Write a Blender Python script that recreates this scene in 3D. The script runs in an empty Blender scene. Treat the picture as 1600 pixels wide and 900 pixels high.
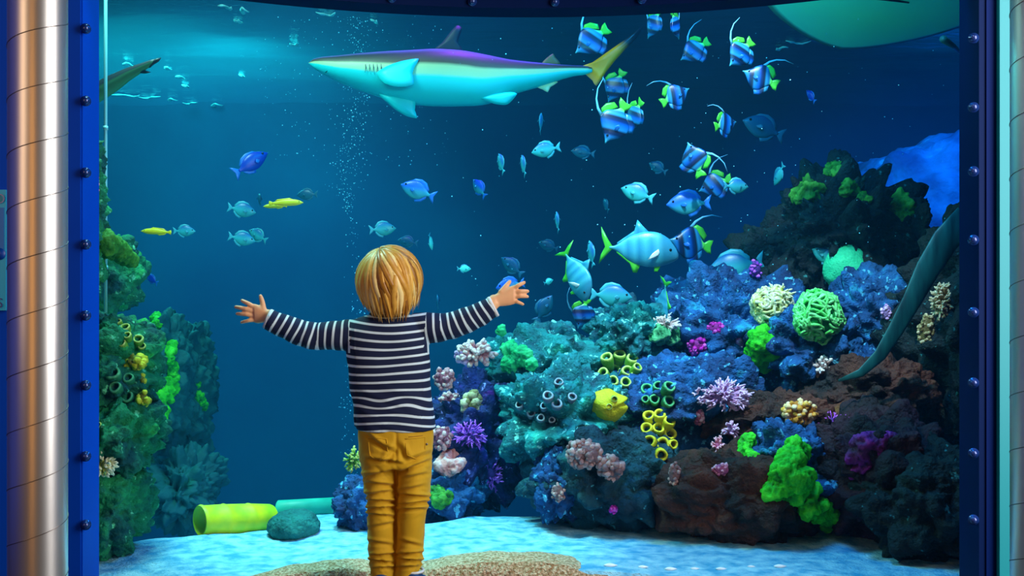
import bpy, bmesh, math, random
from mathutils import Vector, Matrix, Euler, noise
from mathutils.bvhtree import BVHTree

S = bpy.context.scene
COL = S.collection
R = math.radians
F = 1715.0
CZ = 0.892

# ------------------------------------------------------------------ camera
cam = bpy.data.cameras.new('camera'); cam.sensor_width = 36; cam.lens = 36 * F / 1600
co = bpy.data.objects.new('camera', cam); COL.objects.link(co)
co.location = (0, 0, CZ); co.rotation_euler = (R(90), 0, 0)
cam.clip_start = 0.05; cam.clip_end = 60
S.camera = co
# ------------------------------------------------------------------ world
w = bpy.data.worlds.new('world'); S.world = w; w.use_nodes = True
w.node_tree.nodes['Background'].inputs[0].default_value = (0.02, 0.05, 0.09, 1)
w.node_tree.nodes['Background'].inputs[1].default_value = 0.5
# ------------------------------------------------------------------ view
S.view_settings.view_transform = 'Standard'; S.view_settings.look = 'None'
S.view_settings.exposure = 0.0; S.view_settings.gamma = 1.0
S.view_settings.use_curve_mapping = False
S.cycles.max_bounces = 6; S.cycles.diffuse_bounces = 3; S.cycles.glossy_bounces = 2
S.cycles.transparent_max_bounces = 12; S.cycles.volume_bounces = 1
S.cycles.caustics_reflective = False; S.cycles.caustics_refractive = False
S.cycles.sample_clamp_indirect = 4


def lamp(name, kind, loc, energy, color, target=None, size=1.0, size_y=None, spot=60, blend=0.6):
    l = bpy.data.lights.new(name, kind); l.energy = energy; l.color = color
    if kind == 'AREA':
        l.size = size
        if size_y: l.shape = 'RECTANGLE'; l.size_y = size_y
    else:
        l.shadow_soft_size = size
        if kind == 'SPOT': l.spot_size = R(spot); l.spot_blend = blend
    o = bpy.data.objects.new(name, l); COL.objects.link(o); o.location = loc
    if target is not None:
        o.rotation_euler = (Vector(target) - Vector(loc)).to_track_quat('-Z', 'Y').to_euler()
    return o


# hall lamps (room side)
lamp('hall_key_lamp', 'AREA', (2.1, 1.65, 1.6), 84, (1.0, 0.98, 0.94), (-0.5, 3.05, 0.85), 1.1, 2.4)
lamp('hall_warm_lamp', 'AREA', (-0.9, -1.2, 1.2), 11, (1.0, 0.42, 0.08), (-0.6, 3.0, 0.9), 0.7, 2.4)
lamp('hall_side_lamp', 'AREA', (-2.1, 0.9, 1.7), 9, (1.0, 0.66, 0.36), (1.2, 2.6, 1.0), 0.7, 1.6)
lamp('hall_ceiling_lamp', 'AREA', (0.6, 2.2, 2.75), 6, (1.0, 0.90, 0.75), (0.0, 3.3, 0.2), 0.5)
# tank lamps (hang above the water, unseen fill bar added behind the head)
lamp('tank_lamp_front_left', 'AREA', (-1.3, 3.9, 2.9), 80, (0.45, 1.0, 0.88), (-1.1, 4.1, 0), 0.5)
lamp('tank_lamp_front_mid', 'AREA', (0.7, 3.75, 2.9), 75, (0.01, 0.40, 1.0), (0.8, 3.8, 0), 0.7)
lamp('tank_lamp_sand', 'SPOT', (-0.85, 4.0, 2.9), 520, (0.40, 1.0, 1.0), (-0.45, 4.0, 0), 0.1, None, 36)
lamp('tank_lamp_reef', 'SPOT', (0.80, 3.35, 2.95), 470, (0.92, 1.0, 0.98), (0.95, 4.85, 0.55), 0.06, None, 46, 0.6)
lamp('tank_lamp_reef_left', 'SPOT', (-0.2, 3.7, 2.95), 150, (0.4, 0.9, 1.0), (0.2, 4.85, 0.5), 0.06, None, 42, 0.8)
lamp('tank_lamp_back_left', 'AREA', (-2.3, 6.8, 2.9), 160, (0.08, 0.90, 0.85), (-2.0, 7.6, 0), 1.6)
lamp('tank_lamp_back_right', 'SPOT', (2.6, 5.2, 2.9), 520, (0.03, 0.38, 1.0), (3.0, 7.2, 1.2), 0.2, None, 74)
lamp('tank_lamp_back_low', 'SPOT', (-1.7, 6.3, 2.9), 420, (0.03, 0.85, 0.9), (-1.5, 8.6, -0.2), 0.2, None, 80, 0.9)
lamp('tank_lamp_violet', 'SPOT', (-0.15, 4.95, 2.85), 120, (0.35, 0.04, 1.0), (-0.2, 4.9, 1.9), 0.1, None, 56)
lamp('tank_fill_bar', 'AREA', (0.2, 3.52, 1.86), 10, (0.10, 0.95, 0.95), (0.5, 5.2, 2.1), 1.6, 0.06)  # added fill, brightens ray and shark from the front


# ------------------------------------------------------------------ helpers
def P(px, py, Y):
    return Vector(((px - 800) / F * Y, Y, CZ - (py - 450) / F * Y))


def tag(o, label=None, cat=None, group=None, kind=None):
    if label: o['label'] = label
    if cat: o['category'] = cat
    if group: o['group'] = group
    if kind: o['kind'] = kind
    return o


def empty(name, loc=(0, 0, 0)):
    o = bpy.data.objects.new(name, None); COL.objects.link(o); o.location = loc
    o.empty_display_size = 0.05
    return o


def copy_tree(o, parent=None):
    c = o.copy(); COL.objects.link(c)
    if parent is not None: c.parent = parent
    for ch in list(o.children): copy_tree(ch, c)
    return c


class MB:
    def __init__(s):
        s.v = []; s.f = []; s.a = []      # a: per vertex float attribute

    def add(s, vs, fs, a=0.0):
        b = len(s.v); s.v += [Vector(p) for p in vs]
        s.a += ([a] * len(vs) if isinstance(a, (int, float)) else list(a))
        s.f += [[b + i for i in f] for f in fs]

    def rings(s, rings, cap=True, a=0.0, closed=True):
        n = len(rings[0]); vs = [p for r in rings for p in r]; fs = []
        for i in range(len(rings) - 1):
            for j in range(n if closed else n - 1):
                k = (j + 1) % n
                fs.append([i * n + j, i * n + k, (i + 1) * n + k, (i + 1) * n + j])
        if cap and closed:
            fs.append(list(range(n))[::-1]); fs.append([(len(rings) - 1) * n + j for j in range(n)])
        s.add(vs, fs, a)

    def tube(s, path, radii, n=8, a=0.0, flat=1.0, up=None, cap=True):
        path = [Vector(p) for p in path]
        if isinstance(radii, (int, float)): radii = [radii] * len(path)
        rings = []; u = None
        for i, p in enumerate(path):
            t = (path[min(i + 1, len(path) - 1)] - path[max(i - 1, 0)])
            t = t.normalized() if t.length > 1e-9 else Vector((0, 0, 1))
            if u is None:
                u = Vector(up) if up is not None else (Vector((0, 0, 1)) if abs(t.z) < 0.9 else Vector((1, 0, 0)))
            u = (u - t * u.dot(t))
            u = u.normalized() if u.length > 1e-6 else t.orthogonal().normalized()
            q = t.cross(u)
            r = radii[i]
            rings.append([p + u * (math.sin(2 * math.pi * j / n) * r * flat) + q * (math.cos(2 * math.pi * j / n) * r) for j in range(n)])
        s.rings(rings, cap, a)

    def ball(s, c, r, sub=2, a=0.0):
        bm = bmesh.new(); bmesh.ops.create_icosphere(bm, subdivisions=sub, radius=1)
        c = Vector(c); r = Vector(r) if not isinstance(r, (int, float)) else Vector((r, r, r))
        vs = [Vector((v.co.x * r.x, v.co.y * r.y, v.co.z * r.z)) + c for v in bm.verts]
        fs = [[v.index for v in f.verts] for f in bm.faces]; bm.free()
        s.add(vs, fs, a)

    def box(s, lo, hi):
        x0, y0, z0 = lo; x1, y1, z1 = hi
        s.add([(x0, y0, z0), (x1, y0, z0), (x1, y1, z0), (x0, y1, z0), (x0, y0, z1), (x1, y0, z1), (x1, y1, z1), (x0, y1, z1)],
              [[0, 3, 2, 1], [4, 5, 6, 7], [0, 1, 5, 4], [1, 2, 6, 5], [2, 3, 7, 6], [3, 0, 4, 7]])

    def plate(s, pts, th, a=0.0):
        """pts outline in the XZ plane (x,z); solid of thickness th, thinner at the rim"""
        n = len(pts); cx = sum(p[0] for p in pts) / n; cz = sum(p[1] for p in pts) / n
        vs = []
        for sg in (-1, 1):
            vs += [(x, sg * th * 0.3, z) for x, z in pts]
        inner = [((x * 0.6 + cx * 0.4), (z * 0.6 + cz * 0.4)) for x, z in pts]
        for sg in (-1, 1):
            vs += [(x, sg * th, z) for x, z in inner]
        vs += [(cx, -th * 1.1, cz), (cx, th * 1.1, cz)]
        fs = []
        for j in range(n):
            k = (j + 1) % n
            fs.append([j, k, n + k, n + j])
            fs.append([j, 2 * n + j, 2 * n + k, k][::-1]); fs.append([n + j, 3 * n + j, 3 * n + k, n + k])
            fs.append([2 * n + j, 2 * n + k, 4 * n]); fs.append([3 * n + k, 3 * n + j, 4 * n + 1])
        s.add(vs, fs, a)

    def build(s, name, m, parent=None, smooth=True, attr=None):
        me = bpy.data.meshes.new(name); me.from_pydata([tuple(v) for v in s.v], [], s.f)
        me.validate(); me.update()
        bm = bmesh.new(); bm.from_mesh(me); bmesh.ops.recalc_face_normals(bm, faces=bm.faces); bm.to_mesh(me); bm.free()
        if attr:
            at = me.attributes.new(attr, 'FLOAT', 'POINT')
            for i, x in enumerate(s.a): at.data[i].value = x
        if smooth:
            for p in me.polygons: p.use_smooth = True
        me.materials.append(m)
        o = bpy.data.objects.new(name, me); COL.objects.link(o)
        if parent is not None: o.parent = parent
        return o


def evaluated(o, attr_from=None):
    dg = bpy.context.evaluated_depsgraph_get(); dg.update()
    me = bpy.data.meshes.new_from_object(o.evaluated_get(dg))
    o.modifiers.clear(); o.data = me
    return me


def remesh(mb, name, m, voxel, smooth=3, parent=None):
    o = mb.build(name, m, None)
    r = o.modifiers.new('r', 'REMESH'); r.mode = 'VOXEL'; r.voxel_size = voxel; r.use_smooth_shade = True
    sm = o.modifiers.new('s', 'SMOOTH'); sm.iterations = smooth; sm.factor = 0.5
    me = evaluated(o)
    if not me.materials: me.materials.append(m)
    for p in me.polygons: p.use_smooth = True
    if parent is not None: o.parent = parent
    return o


def fbm(p, o=4):
    return noise.fractal(p, 1.0, 2.0, o, noise_basis='PERLIN_ORIGINAL')


def lerp_table(tab, x):
    if x <= tab[0][0]: return tab[0][1]
    for (a, b), (c, d) in zip(tab, tab[1:]):
        if x <= c: return b + (d - b) * (x - a) / (c - a)
    return tab[-1][1]


def smooth_table(tab, x):
    """Catmull-Rom through the table"""
    n = len(tab)
    if x <= tab[0][0]: return tab[0][1]
    if x >= tab[-1][0]: return tab[-1][1]
    for i in range(n - 1):
        if x <= tab[i + 1][0]:
            t = (x - tab[i][0]) / (tab[i + 1][0] - tab[i][0])
            p0 = tab[max(i - 1, 0)][1]; p1 = tab[i][1]; p2 = tab[i + 1][1]; p3 = tab[min(i + 2, n - 1)][1]
            return 0.5 * ((2 * p1) + (-p0 + p2) * t + (2 * p0 - 5 * p1 + 4 * p2 - p3) * t * t + (-p0 + 3 * p1 - 3 * p2 + p3) * t ** 3)


# ------------------------------------------------------------------ materials
def mat(name, color, rough=0.6, metal=0.0, color2=None, scale=8.0, bump=0.0, bscale=30.0, color3=None, spec=0.5, contrast=0.15, stretch=None, emit=None, coords='Object', sheen=0):
    m = bpy.data.materials.new(name); m.use_nodes = True
    nt = m.node_tree; N = nt.nodes; L = nt.links; b = N['Principled BSDF']
    b.inputs['Roughness'].default_value = rough; b.inputs['Metallic'].default_value = metal
    b.inputs['Specular IOR Level'].default_value = spec
    b.inputs['Base Color'].default_value = (*color, 1)
    tc = N.new('ShaderNodeTexCoord'); out = tc.outputs[coords]
    if stretch:
        mp = N.new('ShaderNodeMapping'); mp.inputs['Scale'].default_value = stretch
        L.new(out, mp.inputs[0]); out = mp.outputs[0]
    if color2:
        n = N.new('ShaderNodeTexNoise'); n.inputs['Scale'].default_value = scale; n.inputs['Detail'].default_value = 5
        L.new(out, n.inputs['Vector'])
        cr = N.new('ShaderNodeValToRGB'); e = cr.color_ramp.elements
        e[0].position = 0.5 - contrast; e[0].color = (*color, 1)
        e[1].position = 0.5 + contrast; e[1].color = (*color2, 1)
        if color3:
            x = e.new(0.5 + contrast * 1.6); x.color = (*color3, 1)
        L.new(n.outputs['Fac'], cr.inputs[0]); L.new(cr.outputs[0], b.inputs['Base Color'])
    if bump:
        n2 = N.new('ShaderNodeTexNoise'); n2.inputs['Scale'].default_value = bscale; n2.inputs['Detail'].default_value = 6
        L.new(out, n2.inputs['Vector'])
        bp = N.new('ShaderNodeBump'); bp.inputs['Strength'].default_value = min(1, bump); bp.inputs['Distance'].default_value = 0.02 * bump
        L.new(n2.outputs['Fac'], bp.inputs['Height']); L.new(bp.outputs[0], b.inputs['Normal'])
    if sheen: b.inputs['Sheen Weight'].default_value = sheen
    return m


def ramp_mat(name, attr, stops, rough=0.5, nscale=0, namp=0.0, bump=0.0, bscale=60, interp='LINEAR', spec=0.5):
    """colour follows a float attribute of the mesh (with a little noise)"""
    m = mat(name, (1, 1, 1), rough, bump=bump, bscale=bscale, spec=spec)
    nt = m.node_tree; N = nt.nodes; L = nt.links; b = N['Principled BSDF']
    a = N.new('ShaderNodeAttribute'); a.attribute_name = attr; src = a.outputs['Fac']
    if namp:
        tc = N.new('ShaderNodeTexCoord'); n = N.new('ShaderNodeTexNoise'); n.inputs['Scale'].default_value = nscale; n.inputs['Detail'].default_value = 4
        L.new(tc.outputs['Object'], n.inputs['Vector'])
        m1 = N.new('ShaderNodeMath'); m1.operation = 'MULTIPLY_ADD'; L.new(n.outputs['Fac'], m1.inputs[0])
        m1.inputs[1].default_value = namp; m1.inputs[2].default_value = -namp / 2
        m2 = N.new('ShaderNodeMath'); m2.operation = 'ADD'; L.new(m1.outputs[0], m2.inputs[0]); L.new(src, m2.inputs[1]); src = m2.outputs[0]
    cr = N.new('ShaderNodeValToRGB'); cr.color_ramp.interpolation = interp; e = cr.color_ramp.elements
    e[0].position = stops[0][0]; e[0].color = (*stops[0][1], 1); e[1].position = stops[-1][0]; e[1].color = (*stops[-1][1], 1)
    for p, c in stops[1:-1]:
        x = e.new(p); x.color = (*c, 1)
    L.new(src, cr.inputs[0]); L.new(cr.outputs[0], b.inputs['Base Color'])
    return m


M = {}
M['blue_paint'] = mat('blue_paint', (0.0, 0.06, 0.55), 0.55, color2=(0.0, 0.07, 0.60), scale=3, spec=0.1)
M['navy_paint'] = mat('navy_paint', (0.0, 0.010, 0.07), 0.6, spec=0.08)
M['navy_bolt'] = mat('navy_bolt', (0.01, 0.04, 0.22), 0.22, 0.3, spec=1.0)
M['teal_lit_edge'] = mat('teal_lit_edge', (0.0, 0.30, 0.36), 0.5)
M['dark_floor'] = mat('dark_floor', (0.03, 0.03, 0.035), 0.5, color2=(0.05, 0.045, 0.04), scale=20)
M['steel'] = mat('steel', (0.80, 0.76, 0.72), 0.36, 0.92, color2=(0.72, 0.68, 0.66), scale=4, stretch=(1, 1, 0.2), bump=0.03, bscale=40)
M['seam'] = mat('seam', (0.28, 0.24, 0.22), 0.4, 0.9)
M['back_wall'] = mat('back_wall', (0.0, 0.020, 0.085), 0.9, color2=(0.0, 0.046, 0.12), scale=0.6, bump=0.5, bscale=1.5)
M['side_teal'] = mat('side_teal', (0.0, 0.10, 0.14), 0.9, color2=(0.0, 0.14, 0.16), scale=0.9, bump=0.5, bscale=1.5)
M['sand'] = mat('sand', (0.07, 0.40, 0.66), 0.95, color2=(0.42, 0.76, 0.88), scale=18, bump=0.8, bscale=90, coords='Object')
M['gravel'] = mat('gravel', (0.50, 0.24, 0.10), 0.95, color2=(1.0, 0.68, 0.42), scale=110, bump=1.0, bscale=130, contrast=0.12)
M['skin'] = mat('skin', (0.95, 0.44, 0.20), 0.5, color2=(1.0, 0.54, 0.28), scale=14)
M['skin'].node_tree.nodes['Principled BSDF'].inputs['Subsurface Weight'].default_value = 0.12
M['skin'].node_tree.nodes['Principled BSDF'].inputs['Subsurface Radius'].default_value = (0.02, 0.006, 0.003)
M['trousers'] = mat('trousers', (0.62, 0.34, 0.0), 0.8, color2=(0.72, 0.41, 0.002), scale=9, bump=0.12, bscale=350, sheen=0.1)
M['trouser_dark'] = mat('trouser_dark', (0.30, 0.12, 0.005), 0.8)
M['shoe_blue'] = mat('shoe_blue', (0.01, 0.06, 0.20), 0.6)
M['shoe_white'] = mat('shoe_white', (0.85, 0.88, 0.85), 0.5)
M['white'] = mat('white', (0.85, 0.9, 0.92), 0.5)
M['glint'] = mat('glint_white', (1, 1, 1), 0.2, spec=1.0)
M['filament'] = mat('filament', (0.15, 0.5, 0.75), 0.5)
M['eye'] = mat('eye_black', (0.004, 0.004, 0.008), 0.15)


# ------------------------------------------------------------------ hall and window (setting)
RG = 1.9; XC = 0.05
def glass_y(X):
    d = abs(X - XC)
    return 3.42 - (RG - math.sqrt(max(RG * RG - d * d, 0)))


XL = -0.3866 * 2.98; XR = 0.415 * 2.98          # edges of the opening
WT = 1.74; WB = -0.12

def slab(name, lo, hi, m, kind='structure', parent=None):
    b = MB(); b.box(lo, hi); o = b.build(name, m, parent, smooth=False)
    if parent is None: tag(o, kind=kind)
    return o


slab('floor', (-2.6, -2.2, -0.12), (2.6, 2.92, 0.0), M['dark_floor'])
# a floor tongue fills the recess up to the curved glass
b = MB(); pts = []
for i in range(33):
    x = XL + (XR - XL) * i / 32; pts.append((x, glass_y(x) - 0.05))
ring = [(XL, 2.92)] + pts + [(XR, 2.92)]
b.rings([[(x, y, -0.10) for x, y in ring], [(x, y, -0.001) for x, y in ring]])
tag(b.build('floor_recess', M['dark_floor'], smooth=False), kind='structure')
slab('ceiling', (-2.6, -2.2, 2.9), (2.6, 2.92, 3.0), M['navy_paint'])
slab('wall_left', (-2.7, -2.2, 0), (-2.6, 2.92, 2.9), M['blue_paint'])
slab('wall_right', (2.6, -2.2, 0), (2.7, 2.92, 2.9), M['blue_paint'])
slab('wall_back', (-2.6, -2.3, 0), (2.6, -2.2, 2.9), M['navy_paint'])
YF = 2.93
slab('wall_front_left', (-2.6, YF, -0.12), (XL - 0.0, YF + 0.07, 2.9), M['blue_paint'])
slab('wall_front_right', (XR + 0.03, YF, -0.12), (2.6, YF + 0.07, 2.9), mat('navy_wall', (0.0, 0.012, 0.11), 0.6, spec=0.08))
slab('wall_front_top', (XL, YF, 2.0), (XR + 0.03, YF + 0.07, 2.9), M['navy_paint'])
slab('lit_edge_strip_1', (P(1557, 0, YF).x, YF - 0.02, 0), (P(1600, 0, YF).x, YF, 2.9), M['teal_lit_edge'])  # teal light on the frame edge put into this strip's colour

win = empty('window_1', (XC, 3.4, 0)); tag(win, kind='structure')
win.location = (0, 0, 0)
# pane: a curved acrylic sheet with real thickness
b = MB(); th = 0.03; n = 48
xs = [XL + (XR + 0.02 - XL) * i / n for i in range(n + 1)]
fr = [[(x, glass_y(x) - th / 2, z) for z in (WB, WT + 0.05)] for x in xs]
bk = [[(x, glass_y(x) + th / 2, z) for z in (WB, WT + 0.05)] for x in xs]
b.rings([[f[0], f[1], k[1], k[0]] for f, k in zip(fr, bk)])
gm = bpy.data.materials.new('clear_acrylic'); gm.use_nodes = True
nt = gm.node_tree; nt.nodes.remove(nt.nodes['Principled BSDF'])
tr = nt.nodes.new('ShaderNodeBsdfTransparent'); tr.inputs[0].default_value = (1, 1, 1, 1)
nt.links.new(tr.outputs[0], nt.nodes['Material Output'].inputs['Surface'])
b.build('window_pane', gm, win)
# curved head of the frame
b = MB(); rr = []
for x in xs:
    y = glass_y(x)
    rr.append([(x, y - 0.075, WT + 0.005), (x, y + 0.02, WT), (x, y + 0.02, 2.1), (x, y - 0.075, 2.1)])
b.rings(rr); b.build('window_head', M['navy_paint'], win, smooth=False)
b = MB(); rr = []
for x in xs:
    y = glass_y(x)
    rr.append([(x, y - 0.03, WB - 0.1), (x, y + 0.03, WB - 0.1), (x, y + 0.03, WB + 0.04), (x, y - 0.03, WB + 0.04)])
b.rings(rr); b.build('window_sill', M['navy_paint'], win, smooth=False)
# jambs
b = MB(); b.box((XL - 0.05, YF + 0.005, WB), (XL + 0.004, glass_y(XL) + 0.06, 2.1)); b.build('window_jamb', M['blue_paint'], win, smooth=False)
b = MB(); b.box((XR + 0.012, YF + 0.005, WB), (XR + 0.07, glass_y(XR) + 0.06, 2.1)); b.build('window_jamb', M['navy_paint'], win, smooth=False)
# bolts
def bolt(loc, axis):
    b = MB(); axis = Vector(axis).normalized(); u = axis.orthogonal().normalized(); v = axis.cross(u)
    prof = [(0.014, -0.002), (0.014, 0.003), (0.0105, 0.004), (0.0105, 0.006), (0.009, 0.010), (0.005, 0.0125), (0.0008, 0.0135)]
    b.rings([[axis * h * 1.2 + u * r * math.cos(2 * math.pi * j / 14) + v * r * math.sin(2 * math.pi * j / 14) for j in range(14)] for r, h in prof])
    o = b.build('bolt', M['navy_bolt'], win); o.location = loc
for y in (45, 158, 270, 382, 493, 602, 713, 820):
    bolt(P(134, y, YF), (0.3, -1, 0))
for y in (60, 168, 268, 375, 488, 598, 708, 812):
    bolt(P(1521, y, YF + 0.003), (-0.2, -1, 0))
for px in (360, 486, 612, 738, 867, 1003, 1135, 1262):
    X = (px - 800) / F * 3.33; y = glass_y(X) - 0.077; bolt((X * y / 3.33, y, WT + 0.022), (-(X - XC) * 0.5, -1, 0))


# pillars: spiral-seam metal ducts
def pillar(name, px0, px1, Y, label, phase, m=M['steel']):
    c = P((px0 + px1) / 2, 450, Y); r = (px1 - px0) / 2 / F * Y
    root = empty(name, (c.x, c.y, 0)); tag(root, label, 'pillar', 'metal pillars beside the tank window')
    b = MB(); zz = [0, 0.002, 2.898, 2.9]; b.rings([[(r * math.cos(2 * math.pi * j / 64), r * math.sin(2 * math.pi * j / 64), z) for j in range(64)] for z in zz])
    b.build('pillar_shaft', m, root)
    b = MB(); pitch = 86 / F * Y; turns = int(2.88 / pitch); path = []
    for i in range(turns * 48):
        a = 2 * math.pi * i / 48 + phase
        path.append(((r + 0.0002) * math.cos(a), (r + 0.0002) * math.sin(a), 0.01 + pitch * i / 48))
    b.tube(path, 0.0012, 5); b.build('pillar_seam', M['seam'], root)
    b = MB(); b.rings([[(q * math.cos(2 * math.pi * j / 48), q * math.sin(2 * math.pi * j / 48), z) for j in range(48)] for q, z in ((r + 0.02, 0.0), (r + 0.02, 0.03), (r + 0.004, 0.04), (r + 0.004, 0.05))])
    b.build('pillar_collar', M['seam'], root)
    return root
pillar('metal_pillar', 15, 103, 2.55, 'round brushed metal pillar with spiral seams left of the tank window, shining white and copper', 2.0)
pillar('metal_pillar', 1582, 1672, 2.55, 'round metal pillar with spiral seams right of the tank window, cut by the photo edge', 3.4)

# sign on the wall at the far left
sg = empty('wall_sign', P(-30, 391, YF)); tag(sg, 'light blue information sign on the blue wall left of the metal pillar', 'sign')
s0 = P(-30, 391, YF)
b = MB(); b.box((P(-75, 0, YF).x - s0.x, -0.012, P(0, 485, YF).z - s0.z), (P(12.5, 0, YF).x - s0.x, 0, P(0, 297, YF).z - s0.z))
b.build('sign_board', mat('sign_cyan', (0.01, 0.42, 0.68), 0.4), sg, smooth=False)
b = MB(); b.box((P(-75, 0, YF).x - s0.x, -0.014, P(0, 395, YF).z - s0.z), (P(10, 0, YF).x - s0.x, -0.0122, P(0, 325, YF).z - s0.z))
b.build('sign_picture', mat('sign_blue', (0.0, 0.16, 0.55), 0.4), sg, smooth=False)
def text(s, px, py, h, parent):
    c = bpy.data.curves.new('sign_lettering', 'FONT'); c.body = s; c.size = h / F * YF * 1.4; c.extrude = 0.0008
    c.align_x = 'CENTER'; c.align_y = 'CENTER'
    o = bpy.data.objects.new('sign_lettering', c); COL.objects.link(o); o.parent = parent
    o.location = P(px, py, YF) - s0 + Vector((0, -0.0155, 0)); o.rotation_euler = (R(90), 0, 0)
    c.materials.append(M['navy_bolt'])
    me = bpy.data.meshes.new_from_object(o.evaluated_get(bpy.context.evaluated_depsgraph_get()))
    q = bpy.data.objects.new('lettering', me); COL.objects.link(q); q.parent = parent; q.location = o.location; q.rotation_euler = o.rotation_euler
    bpy.data.objects.remove(o)
text('O', 4, 312, 15, sg); text('S', 4, 474, 15, sg)
b = MB(); b.tube([P(3, 397, YF) - s0 + Vector((0, -0.0145, 0)), P(3, 397, YF) - s0 + Vector((0, -0.0122, 0))], 0.016, 20)
b.build('sign_dot', mat('sign_navy', (0.0, 0.05, 0.35), 0.4), sg)

# ------------------------------------------------------------------ tank enclosure
TX0, TX1, TB, TZ0, TZS = -3.8, 4.2, 8.6, -1.6, 2.32
slab('tank_wall_back', (TX0, TB, TZ0), (TX1, TB + 0.1, 3.4), M['back_wall'])
slab('tank_wall_left', (TX0 - 0.1, 3.0, TZ0), (TX0, TB, 3.4), M['side_teal'])
slab('tank_wall_right', (TX1, 3.0, TZ0), (TX1 + 0.1, TB, 3.4), M['back_wall'])
slab('tank_floor', (TX0, 2.98, TZ0 - 0.1), (TX1, TB, TZ0), M['back_wall'])
slab('tank_ceiling', (TX0, 3.0, 3.4), (TX1, TB, 3.5), M['navy_paint'])
slab('wall_tank_left_return', (TX0, 3.0, TZ0), (XL - 0.05, 3.06, 3.4), M['navy_paint'])
slab('wall_tank_right_return', (XR + 0.07, 3.0, TZ0), (TX1, 3.06, 3.4), M['navy_paint'])
slab('wall_tank_top_return', (XL - 0.05, 3.0, 2.1), (XR + 0.07, 3.06, 3.4), M['navy_paint'])
# water body: haze and colour of the water
b = MB(); poly = []
for i in range(41):
    x = XL - 0.04 + (XR + 0.05 - XL + 0.04) * i / 40; poly.append((x, glass_y(x) + 0.02))
poly = [(TX0, 3.07), (XL - 0.06, 3.07)] + poly + [(XR + 0.06, 3.07), (TX1, 3.07), (TX1, TB), (TX0, TB)]
b.rings([[(x, y, TZ0) for x, y in poly], [(x, y, TZS) for x, y in poly]])
wm = bpy.data.materials.new('tank_water'); wm.use_nodes = True; nt = wm.node_tree
nt.nodes.remove(nt.nodes['Principled BSDF'])
vs = nt.nodes.new('ShaderNodeVolumeScatter'); vs.inputs['Color'].default_value = (0.08, 0.55, 0.95, 1); vs.inputs['Density'].default_value = 0.022; vs.inputs['Anisotropy'].default_value = 0.3
va = nt.nodes.new('ShaderNodeVolumeAbsorption'); va.inputs['Color'].default_value = (0.25, 0.85, 0.97, 1); va.inputs['Density'].default_value = 0.16
ad = nt.nodes.new('ShaderNodeAddShader'); nt.links.new(vs.outputs[0], ad.inputs[0]); nt.links.new(va.outputs[0], ad.inputs[1])
nt.links.new(ad.outputs[0], nt.nodes['Material Output'].inputs['Volume'])
wat = b.build('water', wm, smooth=False)
tag(wat, 'clear blue water filling the aquarium tank', 'water', kind='stuff')
# rippled surface seen from below
b = MB(); nx, ny = 110, 90
vs_ = []
for j in range(ny + 1):
    for i in range(nx + 1):
        x = TX0 + (TX1 - TX0) * i / nx; y = 3.08 + (TB - 3.08) * j / ny
        vs_.append((x, y, TZS + 0.012 + 0.03 * fbm(Vector((x * 1.2, y * 2.4, 0)), 4)))
b.add(vs_, [[j * (nx + 1) + i, j * (nx + 1) + i + 1, (j + 1) * (nx + 1) + i + 1, (j + 1) * (nx + 1) + i] for j in range(ny) for i in range(nx)])
sm = bpy.data.materials.new('water_surface'); sm.use_nodes = True; nt = sm.node_tree; N = nt.nodes; L = nt.links
N.remove(N['Principled BSDF'])
tr = N.new('ShaderNodeBsdfTransparent'); gl = N.new('ShaderNodeBsdfGlossy'); gl.inputs['Roughness'].default_value = 0.12
gl.inputs['Color'].default_value = (0.5, 0.9, 1, 1)
df = N.new('ShaderNodeBsdfTranslucent'); df.inputs['Color'].default_value = (0.01, 0.22, 0.26, 1)
tc = N.new('ShaderNodeTexCoord'); mp = N.new('ShaderNodeMapping'); mp.inputs['Scale'].default_value = (1.2, 3.5, 1); L.new(tc.outputs['Object'], mp.inputs[0])
nz = N.new('ShaderNodeTexNoise'); nz.inputs['Scale'].default_value = 2.4; nz.inputs['Detail'].default_value = 6; L.new(mp.outputs[0], nz.inputs['Vector'])
bp = N.new('ShaderNodeBump'); bp.inputs['Strength'].default_value = 0.6; bp.inputs['Distance'].default_value = 0.05; L.new(nz.outputs['Fac'], bp.inputs['Height']); L.new(bp.outputs[0], gl.inputs['Normal'])
mx = N.new('ShaderNodeMixShader'); mx.inputs[0].default_value = 0.25; L.new(tr.outputs[0], mx.inputs[1]); L.new(gl.outputs[0], mx.inputs[2])
mx2 = N.new('ShaderNodeMixShader'); mx2.inputs[0].default_value = 0.07; L.new(mx.outputs[0], mx2.inputs[1]); L.new(df.outputs[0], mx2.inputs[2])
L.new(mx2.outputs[0], N['Material Output'].inputs['Surface'])
tag(b.build('water_surface', sm), 'rippled underside of the water surface above the fish', 'water surface', kind='stuff')
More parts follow.
